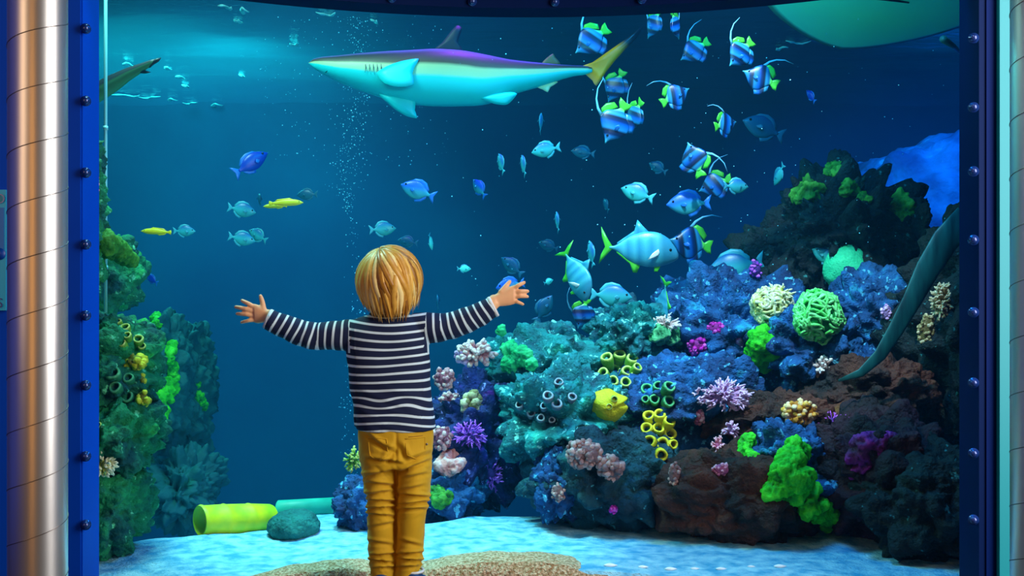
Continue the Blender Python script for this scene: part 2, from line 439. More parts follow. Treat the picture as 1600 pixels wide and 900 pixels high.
# ripple glints put in as pale streaks (bright dashes at the upper left)
b = MB(); random.seed(4)
def streak(px, py, wpx, hpx):
    Y = (TZS - CZ) * F / (450 - py)
    c = P(px, py, Y); L_ = wpx / F * Y / 2
    path = [(c.x + L_ * t, c.y + 0.04 * math.sin(3 * t + px), TZS + 0.004 * math.cos(5 * t)) for t in (-1, -.7, -.4, -.1, .2, .5, .8, 1)]
    b.tube(path, [0.003, .010, .018, .011, .016, .012, .008, .003], 6, flat=0.4)
for q in ((195, 149, 46, 4), (235, 152, 36, 3), (268, 156, 16, 3), (298, 161, 24, 4), (337, 164, 20, 3), (282, 121, 9, 2), (290, 134, 8, 3),
          (352, 11, 18, 3), (381, 17, 14, 3), (372, 33, 7, 2), (378, 118, 5, 2), (200, 101, 10, 2), (262, 107, 7, 2), (143, 70, 14, 2),
          (1245, 66, 40, 2), (1222, 75, 16, 2), (640, 96, 30, 1), (460, 70, 10, 2), (585, 33, 8, 2), (510, 22, 30, 2)):
    streak(*q)
tag(b.build('surface_glints', mat('ripple_glint', (0.35, 0.95, 0.9), 0.8)), 'thin bright ripple glints modelled as streaks on the water surface at the upper left', 'ripple_glint', kind='stuff')

# ------------------------------------------------------------------ sand bed
crest = [(100, 868), (140, 862), (210, 838), (300, 832), (430, 822), (480, 800), (540, 798), (600, 806), (680, 812), (740, 800), (830, 800), (940, 800), (1040, 804), (1100, 810), (1200, 818), (1300, 824), (1420, 832), (1512, 850), (1700, 870)]
def sand_z(X, Y):
    px = 800 + X / max(Y, 1) * F
    yc = smooth_table(crest, px); Yc = CZ * F / (yc - 450)
    z = 0.012 * fbm(Vector((X * 2.2, Y * 2.2, 3)), 3) + 0.006 * fbm(Vector((X * 9, Y * 9, 1)), 3)
    d = Y - Yc
    if d > -0.12:
        e = d + 0.12; z -= 0.4 * e * e / (e + 0.25)
    return max(z, TZ0 + 0.25)
b = MB(); nx, ny = 300, 150; vs_ = []
for j in range(ny + 1):
    t = max(0, j - 1) / (ny - 1); Y = 3.03
    for i in range(nx + 1):
        X = TX0 + 0.01 + (TX1 - TX0 - 0.02) * i / nx
        yy = Y
        gy = (glass_y(X) + 0.025) if XL - 0.04 < X < XR + 0.06 else 3.07
        yy = gy + (TB - 0.02 - gy) * t ** 1.9
        vs_.append((X, yy, sand_z(X, yy)) if j else (X, yy - 0.0005, -0.115))
b.add(vs_, [[j * (nx + 1) + i, j * (nx + 1) + i + 1, (j + 1) * (nx + 1) + i + 1, (j + 1) * (nx + 1) + i] for j in range(ny) for i in range(nx)])
tag(b.build('sand_bed', M['sand']), 'pale sand covering the bottom of the tank', 'sand', kind='stuff')
# gravel mound against the glass
b = MB(); nx, ny = 120, 30; vs_ = []
def gravel_top(X):
    px = 800 + X / 3.5 * F
    return smooth_table([(340, 899), (400, 884), (470, 870), (540, 866), (600, 878), (660, 880), (700, 872), (760, 867), (830, 868), (880, 877), (940, 899)], px)
for j in range(ny + 1):
    for i in range(nx + 1):
        X = -0.95 + 1.25 * i / nx; g = glass_y(X) + 0.022; Y = g + 0.22 * max(0, j - 1) / (ny - 1)
        h = CZ - (gravel_top(X) - 450) / F * 3.5
        t = max(0, j - 1) / (ny - 1); k = math.sin(math.pi * min(1, (0.25 + t * 0.75)) ** 1.0) ** 0.7 if t < 1 else 0
        z = sand_z(X, Y) - 0.012 + (max(h, -0.01) + 0.012) * k + 0.003 * fbm(Vector((X * 40, Y * 40, 0)), 2)
        if j == 0: z = -0.11; Y += 0.001
        vs_.append((X, Y, z))
b.add(vs_, [[j * (nx + 1) + i, j * (nx + 1) + i + 1, (j + 1) * (nx + 1) + i + 1, (j + 1) * (nx + 1) + i] for j in range(ny) for i in range(nx)])
tag(b.build('gravel_mound', M['gravel']), 'low mound of brown gravel against the glass at the feet of the child', 'gravel', kind='stuff')

# ------------------------------------------------------------------ rocks
BV = []
def reg(o):
    me = o.data; mw = o.matrix_world if o.parent is None else o.matrix_world
    loc = o.location
    BV.append(BVHTree.FromPolygons([o.matrix_basis @ v.co for v in me.vertices], [tuple(p.vertices) for p in me.polygons]))


def hit(px, py, default=5.0):
    d = (P(px, py, 1.0) - Vector((0, 0, CZ))); dn = d.normalized(); best = None
    for t in BV:
        r = t.ray_cast(Vector((0, 0, CZ)), dn, 12)
        if r[0] is not None and (best is None or r[3] < best[0]): best = (r[3], r[0], r[1])
    if best is None: return P(px, py, default), Vector((0, -1, 0))
    n = best[2]
    if n.dot(dn) > 0: n = -n
    return best[1], n


def rock(label, m, px, py, Y, rx, ry, rz, seed, amp=0.35, freq=1.6, sub=6, name='reef_rock', group=None, cat='rock', shape=None, register=True):
    """px,py centre; rx,rz half sizes in photo pixels at Y; ry depth radius in metres"""
    c = P(px, py, Y); k = Y / F
    r = Vector((rx * k, ry, rz * k))
    bm = bmesh.new(); bmesh.ops.create_icosphere(bm, subdivisions=sub, radius=1)
    off = Vector((seed * 7.3, seed * 3.1, seed * 1.7)); rm = (r.x * r.y * r.z) ** (1 / 3)
    vs = []
    for v in bm.verts:
        d = v.co.copy(); q0 = Vector((d.x * r.x, d.y * r.y, d.z * r.z)); p = q0 * (freq / rm)
        nr = Vector((d.x / r.x, d.y / r.y, d.z / r.z)).normalized()
        lo = fbm(d * freq * 0.9 + off, 3) * amp * 0.75
        A_ = abs(noise.noise(p * 1.5 + off)); B_ = abs(noise.noise(p * 3.4 + off)); C_ = abs(noise.noise(p * 8.0 + off))
        h = (A_ - 0.24) * 0.95 + (B_ - 0.22) * 0.42 + (C_ - 0.2) * 0.17 + noise.noise(p * 17.0) * 0.05
        q0 = q0 * (1 + lo)
        vs.append(q0 + nr * (h * amp * rm * 1.15))
    fs = [[v.index for v in f.verts] for f in bm.faces]; bm.free()
    b = MB(); b.add(vs, fs); o = b.build(name, m); o.location = c
    tag(o, label, cat, group)
    if register: reg(o)
    return o


def rmat(name, c1, c2, c3=None, scale=9, bump=1.0, bs=28, contrast=0.14, speck=None, thr=0.62):
    m = mat(name, c1, 0.75, color2=c2, color3=c3, scale=scale, bump=bump, bscale=bs, contrast=contrast, spec=0.35)
    if speck:      # small encrusting growth with edges of its own
        nt = m.node_tree; N = nt.nodes; L = nt.links; bs_ = N['Principled BSDF']
        src = bs_.inputs['Base Color'].links[0].from_socket
        tc = N['Texture Coordinate']; n = N.new('ShaderNodeTexNoise'); n.inputs['Scale'].default_value = 34; n.inputs['Detail'].default_value = 3
        L.new(tc.outputs['Object'], n.inputs['Vector'])
        cr = N.new('ShaderNodeValToRGB'); cr.color_ramp.elements[0].position = thr; cr.color_ramp.elements[1].position = thr + 0.05
        L.new(n.outputs['Fac'], cr.inputs[0])
        mx = N.new('ShaderNodeMix'); mx.data_type = 'RGBA'; L.new(cr.outputs[0], mx.inputs[0]); L.new(src, mx.inputs[6]); mx.inputs[7].default_value = (*speck, 1)
        L.new(mx.outputs[2], bs_.inputs['Base Color'])
    return m
RM = dict(
    teal=rmat('rock_teal', (0.004, 0.06, 0.09), (0.01, 0.30, 0.30), (0.04, 0.60, 0.45), bs=60, speck=(0.25, 0.85, 0.75)),
    blue=rmat('rock_blue', (0.003, 0.02, 0.09), (0.01, 0.12, 0.36), (0.02, 0.34, 0.52), bs=60, speck=(0.10, 0.50, 0.75)),
    brown=rmat('rock_brown', (0.012, 0.007, 0.006), (0.12, 0.03, 0.014), (0.22, 0.09, 0.010), scale=6, bs=60),
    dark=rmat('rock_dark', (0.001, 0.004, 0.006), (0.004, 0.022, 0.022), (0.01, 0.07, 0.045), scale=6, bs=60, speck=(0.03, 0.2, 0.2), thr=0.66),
    slab=rmat('rock_slab', (0.003, 0.02, 0.035), (0.01, 0.09, 0.12), (0.02, 0.14, 0.12), scale=7, bs=60, speck=(0.1, 0.5, 0.55), thr=0.66),
    green=rmat('rock_green', (0.002, 0.08, 0.07), (0.01, 0.32, 0.09), (0.05, 0.62, 0.10), bs=60, speck=(0.15, 0.75, 0.35), thr=0.64),
    boulder=rmat('rock_boulder', (0.0, 0.10, 0.09), (0.01, 0.22, 0.18), (0.03, 0.30, 0.2), bs=60),
    violet=rmat('rock_violet', (0.006, 0.01, 0.07), (0.03, 0.03, 0.22), (0.30, 0.03, 0.45), scale=14, bs=60, speck=(0.35, 0.35, 0.9), thr=0.64),
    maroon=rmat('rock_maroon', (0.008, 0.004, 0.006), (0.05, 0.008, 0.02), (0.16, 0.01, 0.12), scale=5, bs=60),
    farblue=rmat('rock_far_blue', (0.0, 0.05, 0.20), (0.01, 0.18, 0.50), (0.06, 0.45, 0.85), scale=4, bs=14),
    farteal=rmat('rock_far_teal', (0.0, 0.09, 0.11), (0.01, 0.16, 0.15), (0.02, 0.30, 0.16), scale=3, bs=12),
)
# right reef, from the back to the front
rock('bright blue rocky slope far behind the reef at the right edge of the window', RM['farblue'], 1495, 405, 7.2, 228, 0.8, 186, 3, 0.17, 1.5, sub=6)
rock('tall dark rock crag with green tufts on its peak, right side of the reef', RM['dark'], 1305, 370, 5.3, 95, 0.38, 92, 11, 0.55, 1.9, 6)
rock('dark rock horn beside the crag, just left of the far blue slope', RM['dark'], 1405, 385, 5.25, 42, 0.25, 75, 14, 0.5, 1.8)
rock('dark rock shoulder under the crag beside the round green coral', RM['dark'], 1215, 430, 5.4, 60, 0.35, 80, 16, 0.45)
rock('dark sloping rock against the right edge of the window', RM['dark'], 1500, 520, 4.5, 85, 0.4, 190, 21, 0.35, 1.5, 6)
rock('blue rock behind the magenta corals in the middle of the reef', RM['blue'], 1130, 525, 4.95, 125, 0.35, 95, 5, 0.4, 1.8, 6)
rock('rounded teal boulder at the top left of the reef under the diving fish', RM['teal'], 985, 525, 4.85, 66, 0.30, 52, 7, 0.35, 1.7)
rock('teal boulder with green algae right of the raised hand', RM['teal'], 850, 575, 4.8, 88, 0.32, 62, 8, 0.35, 1.7, 6)
rock('blue rock bearing the green fan coral in the upper right reef', RM['blue'], 1250, 545, 4.75, 90, 0.35, 75, 9, 0.4, 1.8, 6)
rock('dark blue rock behind the pink coral beside the curved blade', RM['blue'], 1370, 500, 4.9, 90, 0.3, 75, 10, 0.4, 1.8)
rock('rough teal rock under the yellow sponge with grey cup polyps', RM['teal'], 880, 650, 4.45, 100, 0.32, 72, 12, 0.4, 2.0, 6)
rock('violet speckled rock right of the child above the blue sand', RM['violet'], 745, 690, 4.7, 78, 0.3, 105, 13, 0.4, 1.9, 6)
rock('blue rock in the heart of the reef under the lilac coral', RM['blue'], 1070, 640, 4.5, 130, 0.3, 85, 15, 0.35, 1.8, 6)
rock('dark teal slab leaning at the front left foot of the reef', RM['slab'], 960, 745, 4.2, 135, 0.28, 78, 17, 0.3, 1.7, 6)
rock('speckled blue rock at the left tip of the reef foot', RM['blue'], 872, 755, 4.12, 42, 0.16, 58, 18, 0.3, 1.8)
rock('wide brown rock low in the middle of the reef foot', RM['brown'], 1150, 775, 4.0, 130, 0.26, 78, 19, 0.3, 1.6, 6)
rock('brown rock shelf between the lilac and the orange coral', RM['brown'], 1210, 655, 4.35, 110, 0.26, 40, 20, 0.35, 1.7, 6)
rock('blue rock under the lime green branching coral', RM['blue'], 1240, 730, 4.1, 85, 0.24, 75, 22, 0.4, 1.8, 6)
rock('maroon rock with a magenta face, lower right of the reef', RM['maroon'], 1370, 745, 4.0, 105, 0.3, 100, 23, 0.35, 1.6, 6)
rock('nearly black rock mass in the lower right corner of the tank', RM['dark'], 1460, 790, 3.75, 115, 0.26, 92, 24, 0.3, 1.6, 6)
rock('dark brown ledge behind the small white coral on the right', RM['brown'], 1360, 610, 4.45, 105, 0.26, 52, 25, 0.35, 1.7, 6)
rock('small dark blue rock on the sand behind the left leg of the child', RM['blue'], 560, 790, 4.15, 34, 0.15, 42, 26, 0.3, 1.7)
rock('dark blue rock on the sand just right of the child', RM['blue'], 690, 765, 4.5, 65, 0.24, 55, 29, 0.35, 1.7)
# left reef
rock('small dark rock bit high at the left window edge behind the pinkish coral', RM['green'], 140, 335, 3.6, 16, 0.12, 120, 41, 0.4)
rock('green mossy rock hump high at the left edge of the window', RM['green'], 160, 425, 4.3, 52, 0.25, 62, 31, 0.35, 1.7)
rock('upper green rock of the left column carrying tube corals', RM['green'], 168, 570, 3.75, 72, 0.24, 78, 32, 0.35, 1.8, 6)
rock('middle green rock of the left column above the cream coral', RM['green'], 178, 680, 3.7, 66, 0.24, 70, 33, 0.35, 1.8, 6)
rock('lowest dark green rock of the left column, standing on the sand', RM['green'], 172, 790, 3.7, 55, 0.22, 82, 34, 0.35, 1.8, 6)
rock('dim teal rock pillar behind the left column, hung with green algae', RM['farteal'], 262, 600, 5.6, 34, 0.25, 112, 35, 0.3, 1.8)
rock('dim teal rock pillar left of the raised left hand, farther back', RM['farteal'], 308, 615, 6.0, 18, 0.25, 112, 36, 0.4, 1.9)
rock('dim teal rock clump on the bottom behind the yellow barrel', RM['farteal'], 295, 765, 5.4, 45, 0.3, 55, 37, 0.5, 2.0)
rock('rounded dark green boulder lying on the sand beside the yellow barrel', RM['boulder'], 459, 822, 4.0, 41, 0.12, 25, 38, 0.12, 1.2, name='boulder')

# ------------------------------------------------------------------ corals
def orient(o, n, spin=0.0):
    q = Vector(n).normalized().to_track_quat('Z', 'Y')
    o.rotation_mode = 'QUATERNION'; o.rotation_quaternion = q
    o.rotation_mode = 'XYZ'


def base_frame(px, py, lift=0.35, default=4.6):
    p, n = hit(px, py, default)
    d = (n * 0.4 + Vector((0, -0.7, 0.55 + lift))).normalized()
    return p, d


def coral_cauliflower(label, m, px, py, wpx, hpx, seed, n=60, knob=0.17, rough=0.3, name='cauliflower_coral', cat='coral', group=None, parent=None, default=4.5, fwd=0.0):
    random.seed(seed); p, d = base_frame(px, py, default=default); k = p.y / F
    b = MB(); rx = wpx * k / 2; rz = hpx * k / 2; ry = min(rx, rz) * 0.8
    for i in range(n):
        z = random.uniform(-1, 1); a = random.uniform(0, 2 * math.pi); s = math.sqrt(1 - z * z)
        q = Vector((s * math.cos(a), s * math.sin(a), z)) * random.uniform(0.62, 0.86)
        if q.y > 0.55: continue
        c = Vector((q.x * rx, q.y * ry, q.z * rz)); r = min(rx, rz) * knob * random.uniform(0.8, 1.5)
        st = len(b.v); b.ball(c, r, 2, random.random())
        for j in range(st, len(b.v)):
            v = b.v[j]; b.v[j] = c + (v - c) * (1 + rough * noise.noise(v * (2.2 / r) + Vector((seed, 0, 0))) * 1.4)
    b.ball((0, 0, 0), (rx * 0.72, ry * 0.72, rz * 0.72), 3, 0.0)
    o = b.build(name, m, attr='v'); o.location = p + (p - Vector((0, 0, CZ))).normalized() * (-fwd - ry * 0.35); tag(o, label, cat, group)
    return o


def coral_fingers(label, m, px, py, wpx, hpx, seed, n=90, r=0.05, length=1.0, name='branching_coral', cat='coral', group=None, default=4.5):
    random.seed(seed); p, d = base_frame(px, py, default=default); k = p.y / F
    b = MB(); rx = wpx * k / 2; rz = hpx * k / 2; ry = min(rx, rz) * 0.8; rr = min(rx, rz)
    for i in range(n):
        z = random.uniform(-0.9, 1); a = random.uniform(0, 2 * math.pi); s = math.sqrt(max(0, 1 - z * z))
        q = Vector((s * math.cos(a), s * math.sin(a), z))
        if q.y > 0.5: continue
        o0 = Vector((q.x * rx * 0.4, q.y * ry * 0.4, q.z * rz * 0.4)); e = Vector((q.x * rx, q.y * ry, q.z * rz)) * random.uniform(0.8, 1.05)
        path = [o0.lerp(e, t) + Vector((random.uniform(-1, 1), random.uniform(-1, 1), random.uniform(-1, 1))) * rr * 0.09 for t in (0, .3, .6, .85, 1)]
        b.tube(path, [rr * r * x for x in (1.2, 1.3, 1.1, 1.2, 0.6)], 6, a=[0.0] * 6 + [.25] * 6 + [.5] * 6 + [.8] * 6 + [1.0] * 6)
        for kk in range(2):
            t = path[3]; e2 = t + (e - o0).normalized() * rr * 0.2 + Vector((random.uniform(-1, 1), random.uniform(-1, 1), random.uniform(-1, 1))) * rr * 0.22
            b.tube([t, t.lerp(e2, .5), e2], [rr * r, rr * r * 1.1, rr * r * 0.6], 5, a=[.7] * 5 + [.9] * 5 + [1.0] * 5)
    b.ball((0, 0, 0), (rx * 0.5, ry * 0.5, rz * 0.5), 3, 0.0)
    o = b.build(name, m, attr='v'); o.location = p + Vector((0, -ry * 0.3, 0)); tag(o, label, cat, group)
    return o


def coral_tubes(label, m, inner, tubes, Ydef=4.5, name='tube_coral', cat='coral', group=None, part='tube', rim=None):
    """tubes: list of (px,py,radius px, tilt x, tilt z, length px)"""
    cx = sum(t[0] for t in tubes) / len(tubes); cy = sum(t[1] for t in tubes) / len(tubes)
    p0, n0 = hit(cx, cy, Ydef); root = empty(name, p0); tag(root, label, cat, group)
    for (px, py, r, ax, az, ln) in tubes:
        p, n = hit(px, py, p0.y); k = p0.y / F; r *= k; ln *= k
        if abs(p.y - p0.y) > 0.25: p = P(px, py, p0.y)
        d = Vector((ax, -0.75, az + 0.35)).normalized()
        u = d.orthogonal().normalized(); v = d.cross(u)
        tip = p - p0 + d * (0.55 * ln) - Vector((0, 0, 0.25 * ln))
        prof = [(0.8, -1.2), (0.98, -0.8), (1.1, -0.45), (1.12, -0.15), (1.02, 0.0), (0.85, 0.04), (0.66, -0.04), (0.55, -0.25), (0.5, -0.6), (0.05, -0.62)]
        b = MB(); rings = []
        for q, h in prof:
            rings.append([tip + d * (h * ln) + (u * math.cos(2 * math.pi * j / 18) + v * math.sin(2 * math.pi * j / 18)) * (q * r * (1 + 0.05 * math.sin(3 * 2 * math.pi * j / 18 + px))) for j in range(18)])
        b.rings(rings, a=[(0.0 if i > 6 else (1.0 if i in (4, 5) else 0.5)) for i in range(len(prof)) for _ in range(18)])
        b.build(part, m, root, attr='v')
    return root


def blob_coral(label, m, pts, seed, name='soft_coral', cat='coral', group=None, default=4.5, amp=0.35, dy=0.0, freq=24):
    """lumpy sheet-like growth along a path of (px, py, radius px)"""
    p0, _ = hit(pts[0][0], pts[0][1], default); b = MB(); ctl = []; last = p0.y
    for px, py, r in pts:
        p, _ = hit(px, py, last)
        if abs(p.y - last) > 0.08: p = P(px, py, last + max(-0.08, min(0.08, p.y - last)))
        last = p.y; ctl.append((p, r))
    full = []
    for (p, r), (p2, r2) in zip(ctl, ctl[1:] + ctl[-1:]):
        full.append((p, r)); m_ = int((p2 - p).length / (0.6 * min(r, r2) * p.y / F))
        for e_ in range(1, m_ + 1 if m_ < 7 else 1): full.append((p.lerp(p2, e_ / (m_ + 1)), r + (r2 - r) * e_ / (m_ + 1)))
    for i, (p, r) in enumerate(full):
        k = p.y / F; c = p - p0 + Vector((0, dy - r * k * 0.15, 0)); st = len(b.v)
        b.ball(c, (r * k, r * k * 0.75, r * k), 4, 0.5)
        for j in range(st, len(b.v)):
            v = b.v[j]; dd = v - c; nn = fbm(v * freq + Vector((seed, 0, 0)), 4) * amp + (0.18 - abs(noise.noise(v * freq * 2.4))) * amp
            b.v[j] = c + dd * (1 + nn * 1.5); b.a[j] = min(1, max(0, 0.5 + nn * 2.2))
    o = b.build(name, m, attr='v'); o.location = p0; tag(o, label, cat, group)
    return o


def ruffle_coral(label, m, px, py, wpx, hpx, seed, layers=6, name='lettuce_coral', cat='coral', default=4.6, waves=9):
    random.seed(seed); p, d = base_frame(px, py, default=default); k = p.y / F
    rx = wpx * k / 2; rz = hpx * k / 2; b = MB()
    for l in range(layers):
        f = 1 - l / (layers + 1.5); hh = l / layers
        n = 72; prof = [0.15, 0.5, 0.8, 1.0, 1.04, 0.96, 0.78, 0.45, 0.12]; rings = []; at = []
        ph = random.uniform(0, 6)
        for i, q in enumerate(prof):
            back = i > 4
            ring = []
            for j in range(n):
                a = 2 * math.pi * j / n
                wv = math.sin(waves * a + ph) * 0.5 + math.sin(waves * 2.3 * a + ph * 2) * 0.3
                rad = f * q * (1 + 0.10 * wv)
                dep = -(0.25 * q * q * f) + wv * 0.16 * q * q + (0.09 if back else 0) - hh * 0.75
                ring.append(Vector((rad * rx * math.cos(a), dep * min(rx, rz) - 0.0, rad * rz * math.sin(a))))
                at.append(q)
            rings.append(ring)
        b.rings(rings, a=at)
    o = b.build(name, m, attr='v'); o.location = p + Vector((0, -0.01, 0)); tag(o, label, cat)
    return o


def coral_curls(label, m, px, py, wpx, hpx, seed, n=130, r=0.075, name='maze_coral', cat='coral', default=4.6):
    """a dome covered with winding ridges"""
    random.seed(seed); p, d = base_frame(px, py, default=default); k = p.y / F
    b = MB(); rx = wpx * k / 2; rz = hpx * k / 2; ry = min(rx, rz) * 0.7; rr = min(rx, rz)
    st = len(b.v); b.ball((0, 0, 0), 1.0, 4, 0.0)
    for j in range(st, len(b.v)):
        v = b.v[j]; f_ = 0.84 + 0.16 * noise.noise(v * 2.2 + Vector((seed, 0, 0))); b.v[j] = Vector((v.x * rx, v.y * ry, v.z * rz)) * f_
    for i in range(n):
        z = random.uniform(-0.95, 1); a = random.uniform(0, 2 * math.pi); s_ = math.sqrt(max(0, 1 - z * z))
        q = Vector((s_ * math.cos(a), s_ * math.sin(a), z))
        if q.y > 0.4: continue
        t = q.orthogonal().normalized(); t = (Matrix.Rotation(random.uniform(0, 6.28), 3, q) @ t); path = []; turn = random.uniform(-0.55, 0.55)
        for e_ in range(8):
            f_ = 0.92 + 0.18 * noise.noise(q * 2.2 + Vector((seed, 0, 0))) + 0.03 * math.sin(e_ * 2 + i)
            path.append(Vector((q.x * rx, q.y * ry, q.z * rz)) * f_)
            q = (q + t * 0.13).normalized(); t = (t - q * t.dot(q)).normalized(); t = Matrix.Rotation(turn, 3, q) @ t
        b.tube(path, [rr * r * x for x in (.5, .9, 1.1, .9, 1.15, .95, .9, .4)], 6, a=0.55 + 0.45 * random.random())
    o = b.build(name, m, attr='v'); o.location = p + Vector((0, -ry * 0.25, 0)); tag(o, label, cat)
    return o


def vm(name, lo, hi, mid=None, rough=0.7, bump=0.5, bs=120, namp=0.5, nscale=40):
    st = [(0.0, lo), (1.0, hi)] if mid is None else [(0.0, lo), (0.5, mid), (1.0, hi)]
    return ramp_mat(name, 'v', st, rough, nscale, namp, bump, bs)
CM = dict(
    cream=vm('coral_cream', (0.22, 0.26, 0.02), (0.95, 0.90, 0.62), (0.65, 0.62, 0.12)),
    lime=vm('coral_lime', (0.0, 0.22, 0.0), (0.10, 0.95, 0.02), (0.02, 0.62, 0.0)),
    fan=vm('coral_fan_green', (0.0, 0.28, 0.05), (0.30, 0.95, 0.35), (0.03, 0.70, 0.05)),
    lilac=vm('coral_lilac', (0.30, 0.16, 0.40), (0.95, 0.62, 0.90), (0.70, 0.36, 0.68)),
    pink=vm('coral_pink', (0.45, 0.08, 0.22), (1.0, 0.55, 0.66), (0.85, 0.28, 0.42)),
    magenta=vm('coral_magenta', (0.30, 0.0, 0.20), (0.95, 0.12, 0.65), (0.75, 0.0, 0.45)),
    salmon=vm('coral_salmon', (0.55, 0.10, 0.08), (1.0, 0.62, 0.60), (0.90, 0.30, 0.26)),
    mauve=vm('coral_mauve', (0.22, 0.10, 0.10), (0.70, 0.42, 0.38), (0.50, 0.24, 0.22)),
    orange=vm('coral_orange', (0.45, 0.14, 0.0), (1.0, 0.75, 0.45), (0.95, 0.48, 0.04)),
    white=vm('coral_white', (0.45, 0.30, 0.28), (1.0, 0.90, 0.88), (0.8, 0.62, 0.60)),
    yellow=vm('sponge_yellow', (0.22, 0.20, 0.0), (0.95, 0.85, 0.03), (0.72, 0.66, 0.0)),
    ygreen=vm('coral_yellow_green', (0.02, 0.12, 0.0), (0.72, 0.78, 0.18), (0.16, 0.42, 0.01)),
    dgreen=vm('coral_dark_green', (0.0, 0.05, 0.02), (0.12, 0.55, 0.22), (0.01, 0.20, 0.06)),
    violet=vm('coral_violet', (0.06, 0.02, 0.22), (0.75, 0.15, 0.90), (0.35, 0.05, 0.60)),
    grey=vm('coral_grey', (0.05, 0.05, 0.09), (0.45, 0.55, 0.62), (0.14, 0.16, 0.22)),
    tan=vm('coral_tan', (0.16, 0.10, 0.02), (0.85, 0.62, 0.38), (0.5, 0.34, 0.14)),
    ball=vm('coral_ball_green', (0.0, 0.40, 0.20), (0.12, 0.95, 0.50), (0.02, 0.7, 0.32), namp=0.5, nscale=90),
    moss=vm('moss_green', (0.0, 0.08, 0.0), (0.10, 0.42, 0.03), (0.02, 0.22, 0.0)),
    teal=vm('coral_teal', (0.0, 0.18, 0.16), (0.15, 0.85, 0.65), (0.03, 0.48, 0.40)),
    beige=vm('coral_beige', (0.30, 0.05, 0.09), (0.98, 0.58, 0.52), (0.75, 0.28, 0.30)),
)
# upper right
coral_curls('cream and yellow ruffled coral left of the green fan coral', CM['cream'], 1205, 478, 68, 66, 1)
coral_fingers('cream polyps crowning the cream ruffled coral', CM['cream'], 1214, 462, 48, 36, 21, 60, 0.08, name='polyp_cluster')
coral_curls('bright green fan coral with pale frilly edge, upper right reef', CM['fan'], 1276, 494, 80, 84, 2, 190, 0.06)
blob_coral('solid bright green lobed coral below the cream ruffled coral', CM['lime'], [(1190, 532, 24), (1178, 552, 18), (1203, 556, 19), (1196, 572, 12)], 3, amp=0.2)
blob_coral('pale round green brain coral under the dark crag', CM['ball'], [(1316, 421, 37)], 4, name='brain_coral', default=4.9, amp=0.05, freq=55, dy=-0.06)
coral_cauliflower('small lilac coral stuck left of the solid green coral', CM['lilac'], 1156, 534, 18, 36, 5, 30, 0.25)
coral_cauliflower('small magenta coral, the upper right one of the pair', CM['magenta'], 1119, 514, 32, 25, 6, 45, 0.2, group='magenta corals')
coral_cauliflower('magenta coral, the lower left and larger one of the pair', CM['magenta'], 1089, 540, 38, 32, 7, 50, 0.2, group='magenta corals')
coral_fingers('white tipped finger coral on top of the rounded teal boulder', CM['white'], 1038, 507, 54, 26, 8, 70, 0.10)
blob_coral('dull green growth beneath the white tipped finger coral', CM['dgreen'], [(1030, 522, 14), (1050, 525, 15), (1064, 535, 9)], 9, name='algae_patch', cat='algae')
coral_cauliflower('tiny pink polyps at the foot of the dark crag', CM['violet'], 1181, 420, 22, 32, 10, 30, 0.22)
coral_cauliflower('pale purple coral on the dark blue rock beside the curved blade', CM['lilac'], 1385, 488, 20, 32, 11, 30, 0.22)
coral_fingers('small pinkish white coral tuft above the orange coral', CM['white'], 1285, 575, 34, 38, 12, 45, 0.12)
coral_cauliflower('orange cauliflower coral with pale tips, right of centre', CM['orange'], 1250, 645, 62, 52, 13, 110, 0.15)
coral_fingers('purple frond coral spreading right of the orange coral', CM['violet'], 1300, 660, 60, 30, 14, 80, 0.06)
coral_fingers('lilac bushy coral on the heart of the reef', CM['lilac'], 1128, 619, 90, 46, 15, 170, 0.06)
coral_cauliflower('small pink coral at the lower left of the lilac bushy coral', CM['pink'], 1092, 652, 26, 26, 16, 36, 0.2)
coral_fingers('pink diagonal twig coral below the lilac bushy coral', CM['lilac'], 1140, 672, 26, 30, 17, 40, 0.12)
coral_fingers('pink twig coral tip pointing down to the left', CM['pink'], 1122, 698, 22, 32, 18, 40, 0.12)
coral_cauliflower('pink crust coral low between the blue rocks', CM['pink'], 1129, 733, 36, 24, 19, 50, 0.18)
blob_coral('lime green lump coral at the upper left end of the lime growth', CM['lime'], [(1168, 690, 14), (1165, 705, 13), (1176, 718, 11)], 20, amp=0.25)
blob_coral('large lime green branching soft coral, lower right reef', CM['lime'], [(1245, 702, 20), (1235, 722, 22), (1225, 742, 24), (1252, 748, 20), (1212, 765, 20), (1240, 770, 20), (1265, 765, 15), (1262, 790, 20), (1284, 798, 20), (1298, 806, 17), (1293, 822, 10), (1206, 745, 16)], 21, amp=0.3)
blob_coral('magenta glowing crust on the maroon rock', vm('crust_magenta', (0.03, 0.0, 0.02), (0.36, 0.01, 0.32), (0.12, 0.0, 0.09)), [(1335, 715, 20), (1355, 700, 20), (1380, 695, 18), (1345, 735, 18), (1400, 690, 12)], 22, name='crust_coral', amp=0.25, dy=0.03)
coral_fingers('tan strip coral high on the dark sloping rock at right', CM['tan'], 1472, 472, 34, 62, 23, 130, 0.09)
coral_cauliflower('tan and orange strip coral, lower end on the sloping rock', CM['tan'], 1448, 520, 30, 70, 24, 110, 0.16)
